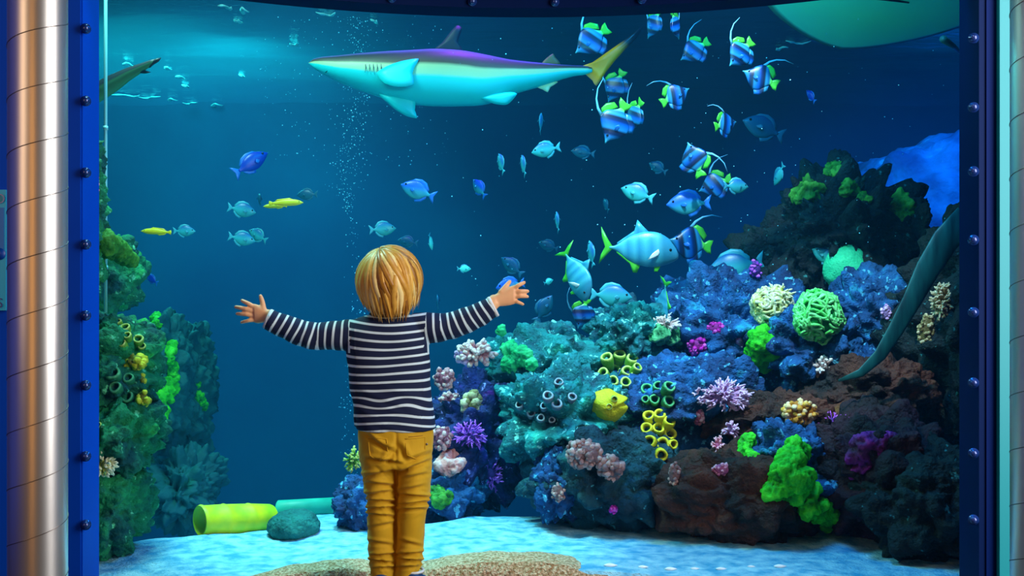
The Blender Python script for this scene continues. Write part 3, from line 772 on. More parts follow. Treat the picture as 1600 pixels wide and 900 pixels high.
# centre
coral_tubes('yellow green tube coral cluster above the yellow sponge', CM['ygreen'], None, [(950, 560, 9, -.3, .6, 22), (968, 556, 9, 0, .7, 22), (985, 562, 9, .3, .6, 22), (945, 582, 8, -.4, .3, 20), (960, 578, 9, 0, .3, 20), (978, 580, 9, .2, .3, 20), (958, 594, 8, -.1, .1, 18), (976, 596, 8, .1, .1, 18), (992, 574, 7, .5, .4, 18)])
coral_tubes('dark green cup coral cluster right of the yellow sponge', CM['dgreen'], None, [(1012, 607, 9, -.3, .3, 18), (1028, 603, 8, 0, .3, 18), (1043, 604, 9, .3, .3, 18), (1023, 622, 8, -.1, 0, 16), (1043, 625, 9, .2, 0, 16), (1010, 622, 6, -.3, 0, 14)])
coral_tubes('grey ringed cup polyps on the rough teal rock', CM['grey'], None, [(873, 597, 7, 0, .4, 12), (856, 618, 8, 0, .3, 12), (870, 630, 8, 0, .2, 12), (850, 634, 6, 0, .2, 10), (830, 645, 7, 0, .2, 10), (845, 652, 6, 0, .1, 10), (893, 620, 7, .2, .3, 12), (812, 632, 6, -.2, .2, 10), (862, 655, 5, 0, 0, 9)])
# yellow sponge: faceted vase with pores
p, n = hit(953, 634, 4.4); k = p.y / F
b = MB(); out = [(-36, 20), (-38, 8), (-30, -2), (-14, 26), (0, 31), (10, 20), (16, 6), (36, 14), (34, 0), (22, -14), (10, -26), (-8, -32), (-24, -20), (-34, -6)]
ang = sorted(out, key=lambda q: math.atan2(q[1], q[0]))
rings = []
for s_, dd in ((0.5, 0.03), (0.9, 0.01), (1.0, -0.015), (0.82, -0.05), (0.5, -0.075), (0.3, -0.078), (0.12, -0.08)):
    rings.append([Vector((x * k * s_, dd + 0.006 * math.sin(x * .4 + z), z * k * s_)) for x, z in ang])
b.rings(rings, a=0.6)
ysp = b.build('yellow_sponge', CM['yellow'], attr='v'); md = ysp.modifiers.new('s', 'SUBSURF'); md.levels = 2; md.render_levels = 2
ysp.location = p; tag(ysp, 'large angular yellow sponge with a dark pore, centre of the reef', 'sponge')
for dx, dz, r_ in ((-4, 2, 4), (-30, 8, 5), (4, 14, 4)):
    b = MB(); c = Vector((dx * k, -0.077 if abs(dx) < 10 else -0.035, dz * k))
    b.rings([[c + Vector((q * r_ * k * math.cos(a * math.pi / 8), h, q * r_ * k * math.sin(a * math.pi / 8))) for a in range(16)] for q, h in ((1.3, 0.012), (1.25, -0.004), (1.0, -0.008), (0.75, -0.003), (0.6, 0.008), (0.05, 0.009))], a=[x for x in (.5, .8, 1, .2, 0, 0) for _ in range(16)])
    b.build('pore', CM['ygreen'], ysp, attr='v')
coral_tubes('bright yellow tube sponge cluster hanging below the dark green cups', CM['yellow'], None, [(1015, 650, 9, -.3, .5, 20), (1030, 648, 9, 0, .5, 20), (1043, 658, 9, .3, .4, 20), (1012, 668, 9, -.3, .2, 20), (1028, 668, 9, 0, .2, 22), (1044, 676, 10, .2, .1, 20), (1017, 686, 9, -.3, -.1, 20), (1034, 690, 10, 0, -.1, 22), (1032, 704, 9, 0, -.4, 20), (1048, 690, 7, .3, -.2, 18)], name='tube_sponge', cat='sponge')
coral_cauliflower('mauve cauliflower coral on the leaning slab, left and larger lump', CM['mauve'], 912, 710, 66, 50, 25, 110, 0.17)
coral_cauliflower('mauve cauliflower coral on the leaning slab, lower right lump', CM['mauve'], 955, 730, 46, 46, 26, 70, 0.19)
coral_cauliflower('beige crust coral under the yellow tube sponges', CM['mauve'], 1054, 742, 24, 44, 27, 40, 0.2)
coral_cauliflower('rosy patch coral at the speckled left tip of the reef foot', CM['mauve'], 872, 770, 24, 34, 28, 36, 0.2)
coral_cauliflower('tiny purple coral low on the front of the leaning slab', CM['magenta'], 958, 795, 16, 18, 29, 24, 0.25)
coral_fingers('pink beige coral just below the right sleeve of the child', CM['beige'], 742, 552, 60, 40, 30, 60, 0.16)
coral_cauliflower('lilac pink lump coral left in the cluster below the right sleeve', CM['lilac'], 726, 556, 34, 30, 31, 40, 0.22)
coral_cauliflower('pink coral beside the shirt, the upper one of two', CM['beige'], 693, 592, 38, 38, 32, 100, 0.15)
coral_cauliflower('pink coral beside the shirt, the lower one of two', CM['beige'], 703, 626, 38, 34, 33, 100, 0.15)
coral_cauliflower('green beige lobed coral right of the pink corals by the shirt', CM['tan'], 739, 630, 34, 42, 34, 26, 0.34)
coral_cauliflower('beige coral peeping out beside the trouser waist', CM['beige'], 690, 684, 38, 42, 35, 100, 0.15)
blob_coral('salmon pink fleshy coral right of the trousers', CM['salmon'], [(702, 712, 15), (690, 730, 12), (710, 730, 13), (720, 722, 9), (698, 740, 8)], 36, amp=0.25)
blob_coral('bright green and teal algae on the boulder right of the raised hand', vm('algae_green', (0.0, 0.25, 0.1), (0.1, 0.9, 0.35), (0.0, 0.55, 0.15)), [(782, 516, 9), (798, 545, 15), (815, 555, 16), (795, 570, 13), (830, 570, 10)], 37, name='algae_patch', cat='algae', amp=0.25)
coral_fingers('violet branching coral on the speckled violet rock', CM['violet'], 735, 680, 50, 40, 38, 90, 0.05)
coral_fingers('blue violet twig coral lower on the speckled violet rock', CM['violet'], 765, 742, 36, 56, 39, 70, 0.05)
blob_coral('dim green algae on the blue rock beside the right knee', CM['moss'], [(683, 768, 13), (690, 785, 12), (700, 775, 10)], 40, name='algae_patch', cat='algae', amp=0.25)
coral_fingers('yellow green coral tuft peeping out left of the trousers', CM['ygreen'], 552, 718, 26, 36, 41, 50, 0.10, default=4.2)
# green tufts on the crag
for i, (x, y, r_, lab) in enumerate(((1262, 296, 22, 'green tuft on the left flank of the dark crag'), (1302, 262, 14, 'small green tuft on the very peak of the dark crag'), (1325, 290, 13, 'green tuft on the right flank of the dark crag'), (1350, 305, 10, 'small green tuft lowest on the right flank of the crag'), (1405, 318, 20, 'green tuft on top of the dark rock horn'))):
    blob_coral(lab, CM['moss'], [(x, y + 4, r_), (x + r_ * .7, y + r_ * .5, r_ * .7), (x - r_ * .6, y + r_ * .6, r_ * .6)], 50 + i, name='algae_tuft', cat='algae', group='green tufts on the dark rocks', amp=0.35, default=5.1)
# left
coral_tubes('green ringed tube coral on the left column beside the bolts', CM['dgreen'], None, [(178, 582, 11, 0, .2, 16), (202, 590, 8, 0, .2, 14), (182, 604, 9, -.1, .1, 14), (200, 618, 9, 0, 0, 14)], 3.6)
coral_tubes('string of small yellow green tube corals at the top of the left column', CM['ygreen'], None, [(186, 504, 6, -.2, .6, 14), (197, 512, 7, 0, .5, 14), (200, 524, 6, 0, .3, 12), (216, 530, 8, .2, .4, 14), (221, 540, 6, .3, .2, 12), (193, 536, 6, -.2, .2, 12)], 3.6)
coral_cauliflower('large yellow sponge ball at the top of the left column', CM['yellow'], 212, 566, 36, 30, 60, 40, 0.3, name='ball_sponge', cat='sponge', group='yellow ball sponges on the left column', default=3.6)
coral_cauliflower('smallest yellow sponge ball in the middle of the left column', CM['yellow'], 220, 593, 16, 18, 61, 16, 0.36, name='ball_sponge', cat='sponge', group='yellow ball sponges on the left column', default=3.6)
coral_cauliflower('lowest yellow orange sponge ball on the left column', CM['yellow'], 223, 624, 23, 28, 62, 26, 0.32, name='ball_sponge', cat='sponge', group='yellow ball sponges on the left column', default=3.6)
coral_tubes('thin pale green tube corals low at the left window edge', CM['ygreen'], None, [(146, 640, 5, -.2, .6, 12), (150, 652, 5, 0, .3, 12), (155, 664, 5, 0, .2, 12)], 3.6)
coral_fingers('cream yellow coral bush at the left window edge low down', CM['cream'], 160, 727, 46, 40, 63, 100, 0.09, default=3.55)
coral_cauliflower('pinkish coral high at the left window edge', CM['salmon'], 146, 285, 20, 44, 64, 30, 0.25, default=3.4)
blob_coral('bright green algae strip draping the top of the dim far pillar', CM['lime'], [(245, 495, 9), (246, 506, 8)], 65, name='algae_strip', cat='algae', default=5.3, amp=0.3)
blob_coral('long bright green algae strip down the dim far pillar', CM['lime'], [(267, 540, 10), (265, 560, 9), (267, 585, 13), (262, 605, 16), (253, 630, 13), (250, 655, 11), (252, 675, 8)], 66, name='algae_strip', cat='algae', default=5.3, amp=0.3)
blob_coral('green algae strip on the farther dim pillar', CM['lime'], [(312, 620, 8), (318, 635, 8), (308, 600, 7)], 67, name='algae_strip', cat='algae', default=5.8, amp=0.3)
blob_coral('green moss cap on the hump at the left window edge', CM['moss'], [(165, 380, 20), (185, 392, 18), (205, 408, 12), (150, 378, 12)], 68, name='moss_cap', cat='algae', default=4.2, amp=0.2)

# curved blade crossing the right part
pts = [(1512, 338), (1478, 375), (1450, 420), (1425, 470), (1400, 515), (1375, 555), (1345, 583), (1310, 595)]
path = [P(x, y, 4.12) for x, y in pts]
b = MB(); b.tube([p - path[0] for p in path], [.05, .052, .046, .036, .03, .024, .016, .005], 16, flat=0.18, up=(0, 1, 0))
o = b.build('kelp_blade', mat('kelp_teal', (0.0, 0.035, 0.045), 0.45, color2=(0.01, 0.14, 0.14), scale=9, stretch=(3, 1, .5))); o.location = path[0]
tag(o, 'long curved teal kelp blade sweeping down across the right of the reef', 'kelp')

# yellow barrel
def barrel():
    c0 = P(312, 814, 3.98); c1 = P(425, 810, 4.18); r = 24 / F * 4.0
    root = empty('barrel', c0); tag(root, 'bright yellow green barrel lying open on the sand, lower left', 'barrel')
    ax = (c1 - c0); u = Vector((0, 0, 1)); v = ax.normalized().cross(u)
    prof = [(0.0, 0.98), (0.03, 1.06), (0.06, 1.0), (0.3, 1.04), (0.33, 1.09), (0.36, 1.04), (0.64, 1.04), (0.67, 1.09), (0.70, 1.04), (0.97, 0.98), (1.0, 0.92)]
    b = MB(); b.rings([[ax * t + (u * math.cos(2 * math.pi * j / 32) + v * math.sin(2 * math.pi * j / 32)) * r * q for j in range(32)] for t, q in prof] +
                      [], cap=False)
    b.rings([[ax * t + (u * math.cos(2 * math.pi * j / 32) + v * math.sin(2 * math.pi * j / 32)) * r * q for j in range(32)] for t, q in ((0.0, 0.98), (0.0, 0.88), (0.5, 0.88), (0.92, 0.85), (1.0, 0.92))], cap=False)
    b.build('barrel_shell', mat('barrel_yellow', (0.35, 0.62, 0.0), 0.5, color2=(0.85, 0.80, 0.0), scale=12), root)
    b = MB(); b.rings([[ax * t + (u * math.cos(2 * math.pi * j / 32) + v * math.sin(2 * math.pi * j / 32)) * r * q for j in range(32)] for t, q in ((0.80, 0.80), (0.83, 0.87), (0.86, 0.80))])
    b.build('barrel_bottom', mat('barrel_dark', (0.0, 0.12, 0.09), 0.6), root)
barrel()
b = MB(); c0 = P(432, 796, 4.35); c1 = P(540, 790, 4.5); r = 14 / F * 4.4
b.rings([[(c1 - c0) * t + Vector((0, math.sin(2 * math.pi * j / 24) * r * q, math.cos(2 * math.pi * j / 24) * r * q)) for j in range(24)] for t, q in ((0, .8), (0.02, 1), (0.5, 1), (0.98, 1), (1, .8))])
o = b.build('pipe', mat('pipe_green', (0.0, 0.35, 0.22), 0.5, color2=(0.03, 0.55, 0.35), scale=8)); o.location = c0
tag(o, 'sea green pipe lying behind the yellow barrel and the dark boulder', 'pipe')
# thin pale pipe standing at the left
b = MB(); b.tube([P(165, 495, 3.9), P(165, 300, 3.9), P(165, 150, 3.9), P(165, -120, 3.9)], 0.006, 12)
for y in (200, 330, 418):
    b.tube([P(165, y - 3, 3.9), P(165, y + 3, 3.9)], 0.0085, 12)
tag(b.build('standing_pipe', mat('pipe_pale', (0.25, 0.75, 0.75), 0.3)), 'thin pale upright pipe at the left edge of the window', 'pipe')
# lamp reflections on the glass, put in as small white solids on the sand
random.seed(8)
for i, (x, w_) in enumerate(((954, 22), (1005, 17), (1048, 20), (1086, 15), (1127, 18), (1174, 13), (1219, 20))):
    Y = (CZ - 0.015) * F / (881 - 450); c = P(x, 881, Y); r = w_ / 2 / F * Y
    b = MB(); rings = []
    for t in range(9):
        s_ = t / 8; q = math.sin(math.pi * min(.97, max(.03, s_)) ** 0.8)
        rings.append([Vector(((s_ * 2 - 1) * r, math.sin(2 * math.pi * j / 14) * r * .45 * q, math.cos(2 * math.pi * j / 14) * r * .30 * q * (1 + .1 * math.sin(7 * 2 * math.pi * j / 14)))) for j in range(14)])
    b.rings(rings); o = b.build('lamp_glint', M['glint']); o.location = (c.x, c.y, sand_z(c.x, c.y) + r * 0.15)
    tag(o, ['leftmost', 'second from left', 'third from left', 'fourth from left', 'fifth from left', 'sixth from left', 'rightmost'][i] + ' of seven small white lamp reflections modelled on the sand', 'glint', 'white lamp reflections modelled in a row')

# ------------------------------------------------------------------ bubbles
b = MB(); random.seed(12)
for i in range(650):
    py = random.uniform(25, 760) if random.random() < .55 else random.uniform(25, 330)
    spread = 14 if py > 300 else 26
    px = random.gauss(552 + 10 * math.sin(py / 60), spread * 0.55)
    Y = random.uniform(5.1, 5.5); r = random.choice((.0012, .0014, .0018, .0022, .0034)) * (1.2 if py > 440 else 1)
    b.ball(P(px, py, Y), r, 1)
for i in range(260):
    b.ball(P(random.uniform(400, 700), random.uniform(25, 260), random.uniform(5.1, 6.0)), random.choice((.001, .0014, .002, .003)), 1)
for i in range(160):
    b.ball(P(random.uniform(700, 1480), random.uniform(30, 480), random.uniform(4.0, 5.2)), random.choice((.001, .0014, .002, .0028)), 1)
bm_ = mat('bubble', (0.18, 0.75, 0.95), 0.08, spec=1.0)
tag(b.build('air_bubbles', bm_), 'column of tiny air bubbles rising behind the child with a few strays', 'bubbles', kind='stuff')

# ------------------------------------------------------------------ fish
def fish_body(prof, n=18, steps=26):
    """prof: (x, ztop, zbot, halfwidth)"""
    b = MB(); rings = []
    xs_ = [prof[0][0] + (prof[-1][0] - prof[0][0]) * i / steps for i in range(steps + 1)]
    T = [(p[0], p[1]) for p in prof]; B_ = [(p[0], p[2]) for p in prof]; W = [(p[0], p[3]) for p in prof]
    for x in xs_:
        zt = smooth_table(T, x); zb = smooth_table(B_, x); hw = max(0.002, smooth_table(W, x))
        c = (zt + zb) / 2; h = max(0.002, (zt - zb) / 2)
        ring = []
        for j in range(n):
            a = 2 * math.pi * j / n; s_ = math.sin(a)
            ring.append(Vector((x, hw * math.cos(a) * (1 - 0.12 * s_ * s_), c + h * s_)))
        rings.append(ring)
    b.rings(rings)
    return b


def stripe_mat(name, stops, axis=(1, 0, 0), off=0.0, scale=1.0, rough=0.35, interp='LINEAR'):
    """bands along a direction of the fish's own body"""
    m = mat(name, (1, 1, 1), rough, bump=0.15, bscale=60)
    nt = m.node_tree; N = nt.nodes; L = nt.links; b = N['Principled BSDF']
    tc = N.new('ShaderNodeTexCoord'); d = N.new('ShaderNodeVectorMath'); d.operation = 'DOT_PRODUCT'; d.inputs[1].default_value = axis
    L.new(tc.outputs['Object'], d.inputs[0])
    ma = N.new('ShaderNodeMath'); ma.operation = 'MULTIPLY_ADD'; ma.inputs[1].default_value = scale; ma.inputs[2].default_value = off
    L.new(d.outputs['Value'], ma.inputs[0])
    cr = N.new('ShaderNodeValToRGB'); cr.color_ramp.interpolation = interp; e = cr.color_ramp.elements
    e[0].position = stops[0][0]; e[0].color = (*stops[0][1], 1); e[1].position = stops[-1][0]; e[1].color = (*stops[-1][1], 1)
    for p_, c in stops[1:-1]:
        x = e.new(p_); x.color = (*c, 1)
    L.new(ma.outputs[0], cr.inputs[0]); L.new(cr.outputs[0], b.inputs['Base Color'])
    return m


def make_eyes(root, x, y, z, r):
    for s_ in (-1, 1):
        b = MB(); b.ball((x, s_ * y, z), (r, r * 0.6, r), 2); b.build('eye', M['eye'], root)


def proto_bream(nm, cbody, cfin, deep=0.25):
    root = empty(nm)
    b = fish_body([(-0.36, 0.035, -0.035, 0.01), (-0.28, 0.06, -0.06, 0.02), (-0.12, deep * .82, -deep * .78, 0.06), (0.08, deep * 1.03, -deep, 0.085), (0.26, deep * .82, -deep * .8, 0.08), (0.4, deep * .42, -deep * .45, 0.055), (0.5, 0.0, -0.03, 0.012)])
    b.build('body', cbody, root)
    b = MB(); b.plate([(-0.33, 0.03), (-0.42, 0.12), (-0.52, 0.19), (-0.48, 0.06), (-0.46, 0.0), (-0.48, -0.06), (-0.52, -0.19), (-0.42, -0.12), (-0.33, -0.03)], 0.008); b.build('tail_fin', cfin, root)
    b = MB(); b.plate([(0.28, deep * .74), (0.18, deep * 1.12), (0.0, deep * 1.3), (-0.16, deep * 1.12), (-0.28, deep * .55), (-0.28, deep * .15), (0, deep * .8)], 0.008); b.build('dorsal_fin', cfin, root)
    b = MB(); b.plate([(0.04, -deep * .85), (-0.02, -deep * 1.28), (-0.18, -deep * 1.0), (-0.28, -deep * .5), (-0.27, -deep * .15), (-.1, -deep * .6)], 0.008); b.build('anal_fin', cfin, root)
    for s_ in (-1, 1):
        b = MB(); b.plate([(0.0, 0.0), (-0.09, 0.055), (-0.16, 0.01), (-0.12, -0.05), (-0.03, -0.04)], 0.005)
        o = b.build('pectoral_fin', cfin, root); o.location = (0.2, s_ * 0.085, -0.03); o.rotation_euler = (0, 0, -s_ * 0.5)
    make_eyes(root, 0.36, 0.062, 0.05, 0.028)
    return root


def proto_banner(nm, body_m, yel):
    root = empty(nm)
    b = fish_body([(-0.30, 0.05, -0.05, 0.012), (-0.22, 0.12, -0.12, 0.03), (-0.08, 0.30, -0.30, 0.06), (0.08, 0.34, -0.34, 0.075), (0.24, 0.22, -0.24, 0.07), (0.36, 0.09, -0.12, 0.045), (0.44, 0.02, -0.05, 0.022), (0.5, -0.01, -0.035, 0.01)])
    b.build('body', body_m, root)
    b = MB(); b.plate([(-0.27, 0.05), (-0.38, 0.13), (-0.48, 0.15), (-0.45, 0.0), (-0.48, -0.15), (-0.38, -0.13), (-0.27, -0.05)], 0.008); b.build('tail_fin', yel, root)
    b = MB(); b.plate([(0.04, 0.32), (-0.06, 0.40), (-0.2, 0.36), (-0.32, 0.22), (-0.28, 0.1), (-0.12, 0.22)], 0.009); b.build('dorsal_fin', yel, root)
    b = MB(); path = [Vector((0.06, 0, 0.32)), Vector((-0.02, 0, 0.46)), Vector((-0.16, 0, 0.58)), Vector((-0.36, 0, 0.66)), Vector((-0.6, 0, 0.66))]
    b.tube(path, [0.035, 0.026, 0.018, 0.012, 0.004], 8, flat=0.35, up=(0, 1, 0)); b.build('dorsal_filament', M['filament'], root)
    b = MB(); b.plate([(0.06, -0.32), (0.0, -0.44), (-0.16, -0.40), (-0.28, -0.22), (-0.26, -0.1), (-0.1, -0.24)], 0.009); b.build('anal_fin', body_m, root)
    for s_ in (-1, 1):
        b = MB(); b.plate([(0.0, 0.0), (-0.08, 0.05), (-0.15, 0.0), (-0.1, -0.05), (-0.03, -0.04)], 0.005)
        o = b.build('pectoral_fin', FM['finb'], root); o.location = (0.2, s_ * 0.075, -0.05); o.rotation_euler = (0, 0, -s_ * 0.5)
    make_eyes(root, 0.35, 0.045, 0.03, 0.026)
    return root


def proto_trevally(nm, body_m, yel):
    root = empty(nm)
    b = fish_body([(-0.40, 0.018, -0.018, 0.012), (-0.32, 0.035, -0.035, 0.016), (-0.15, 0.16, -0.15, 0.045), (0.05, 0.235, -0.21, 0.075), (0.22, 0.235, -0.21, 0.08), (0.36, 0.17, -0.17, 0.07), (0.46, 0.06, -0.12, 0.04), (0.5, -0.02, -0.08, 0.015)])
    b.build('body', body_m, root)
    b = MB(); b.plate([(-0.36, 0.02), (-0.42, 0.10), (-0.52, 0.26), (-0.50, 0.12), (-0.45, 0.0), (-0.50, -0.10), (-0.52, -0.22), (-0.42, -0.09), (-0.36, -0.02)], 0.008); b.build('tail_fin', yel, root)
    b = MB(); b.plate([(0.12, 0.22), (0.02, 0.30), (-0.06, 0.38), (-0.05, 0.27), (-0.3, 0.07), (-0.3, 0.03), (-0.1, 0.17)], 0.007); b.build('dorsal_fin', body_m, root)
    b = MB(); b.plate([(0.02, -0.19), (-0.02, -0.30), (-0.07, -0.30), (-0.08, -0.22), (-0.3, -0.06), (-0.3, -0.03), (-0.1, -0.15)], 0.009); b.build('anal_fin', yel, root)
    b = MB(); b.plate([(0.28, -0.19), (0.25, -0.27), (0.2, -0.27), (0.2, -0.2)], 0.007); b.build('pelvic_fin', yel, root)
    for s_ in (-1, 1):
        b = MB(); b.plate([(0.0, 0.0), (-0.02, 0.04), (-0.1, -0.02), (-0.17, -0.11), (-0.08, -0.08), (-0.01, -0.04)], 0.005)
        o = b.build('pectoral_fin', yel if s_ > 0 else M['white'], root); o.location = (0.24, s_ * 0.078, -0.02); o.rotation_euler = (0, 0, -s_ * 0.35)
    make_eyes(root, 0.38, 0.058, 0.02, 0.022)
    return root


def proto_wrasse(nm, m, fm):
    root = empty(nm)
    b = fish_body([(-0.40, 0.03, -0.03, 0.01), (-0.3, 0.05, -0.05, 0.02), (0.0, 0.10, -0.09, 0.05), (0.25, 0.095, -0.09, 0.055), (0.4, 0.055, -0.06, 0.04), (0.5, 0.0, -0.015, 0.01)])
    b.build('body', m, root)
    b = MB(); b.plate([(-0.37, 0.03), (-0.48, 0.075), (-0.5, 0.0), (-0.48, -0.075), (-0.37, -0.03)], 0.008); b.build('tail_fin', fm, root)
    b = MB(); b.plate([(0.25, 0.08), (0.1, 0.14), (-0.25, 0.11), (-0.33, 0.05), (-0.1, 0.07)], 0.007); b.build('dorsal_fin', fm, root)
    b = MB(); b.plate([(0.0, -0.08), (-0.1, -0.12), (-0.28, -0.09), (-0.33, -0.04), (-0.15, -0.06)], 0.007); b.build('anal_fin', fm, root)
    make_eyes(root, 0.38, 0.035, 0.02, 0.018)
    return root


k_ = (0.004, 0.01, 0.03)
FM = dict(
    silver=stripe_mat('fish_silver', [(0.0, (0.03, 0.40, 0.36)), (0.5, (0.04, 0.44, 0.50)), (0.8, (0.02, 0.20, 0.42)), (1.0, (0.01, 0.10, 0.32))], (0, 0, 1), 0.5, 2.0),
    blue=stripe_mat('fish_blue', [(0.0, (0.05, 0.42, 0.42)), (0.45, (0.03, 0.32, 0.50)), (0.7, (0.01, 0.12, 0.70)), (1.0, (0.01, 0.08, 0.6))], (0.25, 0, 1), 0.5, 2.0),
    bright=stripe_mat('fish_bright', [(0.0, (0.1, 0.9, 0.75)), (1.0, (0.15, 0.95, 0.8))], (0, 0, 1), 0.5, 2.0),
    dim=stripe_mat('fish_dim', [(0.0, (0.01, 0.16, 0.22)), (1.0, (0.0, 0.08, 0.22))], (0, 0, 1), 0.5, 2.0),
    royal=stripe_mat('fish_royal', [(0.0, (0.0, 0.05, 0.5)), (1.0, (0.0, 0.03, 0.4))], (0, 0, 1), 0.5, 2.0),
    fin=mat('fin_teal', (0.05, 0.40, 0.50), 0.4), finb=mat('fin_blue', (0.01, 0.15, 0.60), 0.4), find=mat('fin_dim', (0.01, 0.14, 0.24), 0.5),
    finy=mat('fin_yellow_green', (0.06, 0.50, 0.03), 0.4),
    banner=stripe_mat('fish_banner', [(0.0, (0.10, 0.75, 0.05)), (0.22, (0.15, 0.85, 0.1)), (0.28, (0.01, 0.13, 0.32)), (0.36, (0.02, 0.24, 0.50)), (0.41, k_), (0.49, (0, .02, .12)), (0.55, (0.0, 0.08, 0.42)), (0.67, (0.01, 0.18, 0.46)), (0.72, k_), (0.80, (0, .02, .10)), (0.85, (0.01, 0.16, 0.5)), (1.0, (0.03, 0.30, 0.4))], (1, 0, -0.35), 0.5, 1.0),
    trev=stripe_mat('fish_trevally', [(0.0, (0.10, 0.55, 0.25)), (0.2, (0.03, 0.30, 0.45)), (0.28, (0.06, 0.42, 0.55)), (0.34, (0.02, 0.26, 0.45)), (0.42, (0.06, 0.42, 0.58)), (0.48, (0.02, 0.26, 0.45)), (0.56, (0.06, 0.42, 0.58)), (0.64, (0.02, 0.28, 0.48)), (0.72, (0.06, 0.40, 0.52)), (0.80, (0.02, 0.22, 0.35)), (1.0, (0.04, 0.25, 0.40))], (1, 0, 0.1), 0.5, 1.0),
    yellow=mat('fish_yellow', (0.95, 0.62, 0.0), 0.4, color2=(0.95, 0.8, 0.02), scale=4),
)
PR = dict(silver=proto_bream('silver_bream', FM['silver'], FM['fin']), blue=proto_bream('blue_surgeonfish', FM['blue'], FM['finb']),
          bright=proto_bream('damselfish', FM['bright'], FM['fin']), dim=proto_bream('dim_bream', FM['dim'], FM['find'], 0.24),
          royal=proto_bream('blue_tang', FM['royal'], FM['finb'], 0.2),
          banner=proto_banner('bannerfish', FM['banner'], FM['finy']), trev=proto_trevally('trevally', FM['trev'], FM['finy']),
          wrasse=proto_wrasse('yellow_wrasse', FM['yellow'], FM['yellow']))
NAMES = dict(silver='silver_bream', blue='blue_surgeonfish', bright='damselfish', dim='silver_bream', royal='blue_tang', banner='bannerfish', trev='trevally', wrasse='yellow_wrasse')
GR = dict(silver='pale teal fish in the tank', blue='blue shaded fish in the tank', bright='small bright fish', dim='dim distant fish', royal='dark blue fish', banner='striped bannerfish', trev='trevallies', wrasse='slender yellow fish')
used = set()
def fish(kind, px, py, L_, Y, yaw, pitch, label):
    """yaw 0 = heads right, 180 = heads left, 90 = heads away; pitch up positive; L_ true length in photo px"""
    o = PR[kind] if kind not in used else copy_tree(PR[kind])
    used.add(kind); o.name = NAMES[kind]
    if kind == 'banner': L_ *= 1.22
    o.location = P(px, py, Y); s = L_ / F * Y; o.scale = (s, s, s)
    o.rotation_euler = (0, R(-pitch), R(yaw))
    tag(o, label, 'fish', GR[kind])


A = fish
A('banner', 925, 62, 54, 4.5, 170, -35, 'bannerfish just above the tail of the shark')
A('banner', 1022, 36, 44, 4.6, 120, -50, 'bannerfish tucked under the top frame, left of its pair')
A('banner', 1055, 38, 42, 4.5, 60, -50, 'bannerfish tucked under the top frame, right of its pair')
A('banner', 1086, 78, 44, 4.8, 160, -30, 'dark bannerfish below the top pair under the frame')
A('banner', 1158, 82, 50, 4.3, 200, -45, 'bannerfish passing in front of the big pale ray')
A('banner', 1189, 122, 50, 4.5, 175, 25, 'bannerfish with bright green stripe below the ray')
A('banner', 1054, 150, 44, 4.7, 10, 30, 'bannerfish heading right below the shark tail tip')
A('banner', 962, 134, 46, 5.0, 150, -60, 'bannerfish nose down just under the shark tail')
A('banner', 962, 190, 64, 4.4, 200, -60, 'largest bannerfish, below the shark tail beside a second one')
A('banner', 992, 180, 48, 4.6, 120, -50, 'bannerfish close behind the largest bannerfish')
A('banner', 1133, 194, 42, 4.8, 35, 15, 'small bannerfish alone left of the big dim round fish')
A('banner', 1086, 250, 50, 4.6, 160, 70, 'bannerfish standing on its tail with a yellow green crown')
A('banner', 1118, 288, 46, 5.2, 170, -20, 'pale bannerfish behind the curled silver fish')
A('banner', 910, 489, 42, 4.7, 200, -70, 'bannerfish nose down just above the reef')
A('banner', 1080, 380, 62, 5.2, 195, 10, 'bannerfish at the nose of the large trevally')
A('silver', 845, 192, 36, 4.8, 80, 70, 'thin upright silver fish under the belly of the shark')
A('silver', 853, 234, 46, 4.7, 175, -10, 'bright silver fish below the thin upright one')
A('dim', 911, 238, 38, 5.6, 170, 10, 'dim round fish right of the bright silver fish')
A('silver', 783, 255, 38, 4.9, 115, 60, 'narrow silver fish, left one of two side by side')
A('silver', 818, 258, 40, 4.9, 105, 60, 'narrow silver fish, right one of two side by side')
A('blue', 749, 294, 38, 5.0, 140, 50, 'small blue oval fish tilted upward, mid tank')
A('blue', 653, 298, 58, 4.7, 172, 22, 'blue fish with a blue tail above the head of the child')
A('silver', 598, 358, 42, 4.8, 15, 5, 'silver diamond shaped fish just above the blond head')
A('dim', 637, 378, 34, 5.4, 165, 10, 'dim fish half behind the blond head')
A('bright', 673, 378, 28, 4.8, 75, -60, 'tiny bright mint fish right of the blond head')
A('bright', 725, 420, 22, 5.0, 10, 0, 'tiny mint fish between the head and the raised right hand')
A('silver', 996, 302, 54, 4.8, 170, 20, 'silver fish with spread fins left of the blue oval fish')
A('blue', 1076, 318, 70, 4.7, 182, -2, 'large blue oval fish heading left, upper right of the trevally')
A('silver', 1150, 291, 44, 4.8, 20, 0, 'curled silver fish at the right of the blue oval fish')
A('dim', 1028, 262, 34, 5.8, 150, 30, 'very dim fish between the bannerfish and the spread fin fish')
A('silver', 871, 346, 36, 5.0, 100, 65, 'thin upright silver fish left of the trevally')
A('dim', 857, 384, 34, 5.6, 160, 20, 'dim fish under the thin upright one left of the trevally')
A('dim', 947, 320, 28, 5.8, 110, 50, 'faint narrow fish above the tail of the trevally')
A('silver', 378, 328, 44, 5.0, 12, -10, 'pale fish heading right, upper one of the left group')
A('silver', 378, 373, 42, 5.0, 15, -10, 'pale fish heading right, lower one of the left group')
A('silver', 403, 368, 36, 5.3, 160, 30, 'pale fish overlapping the lower fish of the left group')
A('dim', 480, 304, 34, 5.4, 170, 0, 'dim fish behind the right yellow fish')
A('dim', 406, 312, 30, 5.4, 110, 40, 'dim narrow fish left of the right yellow fish')
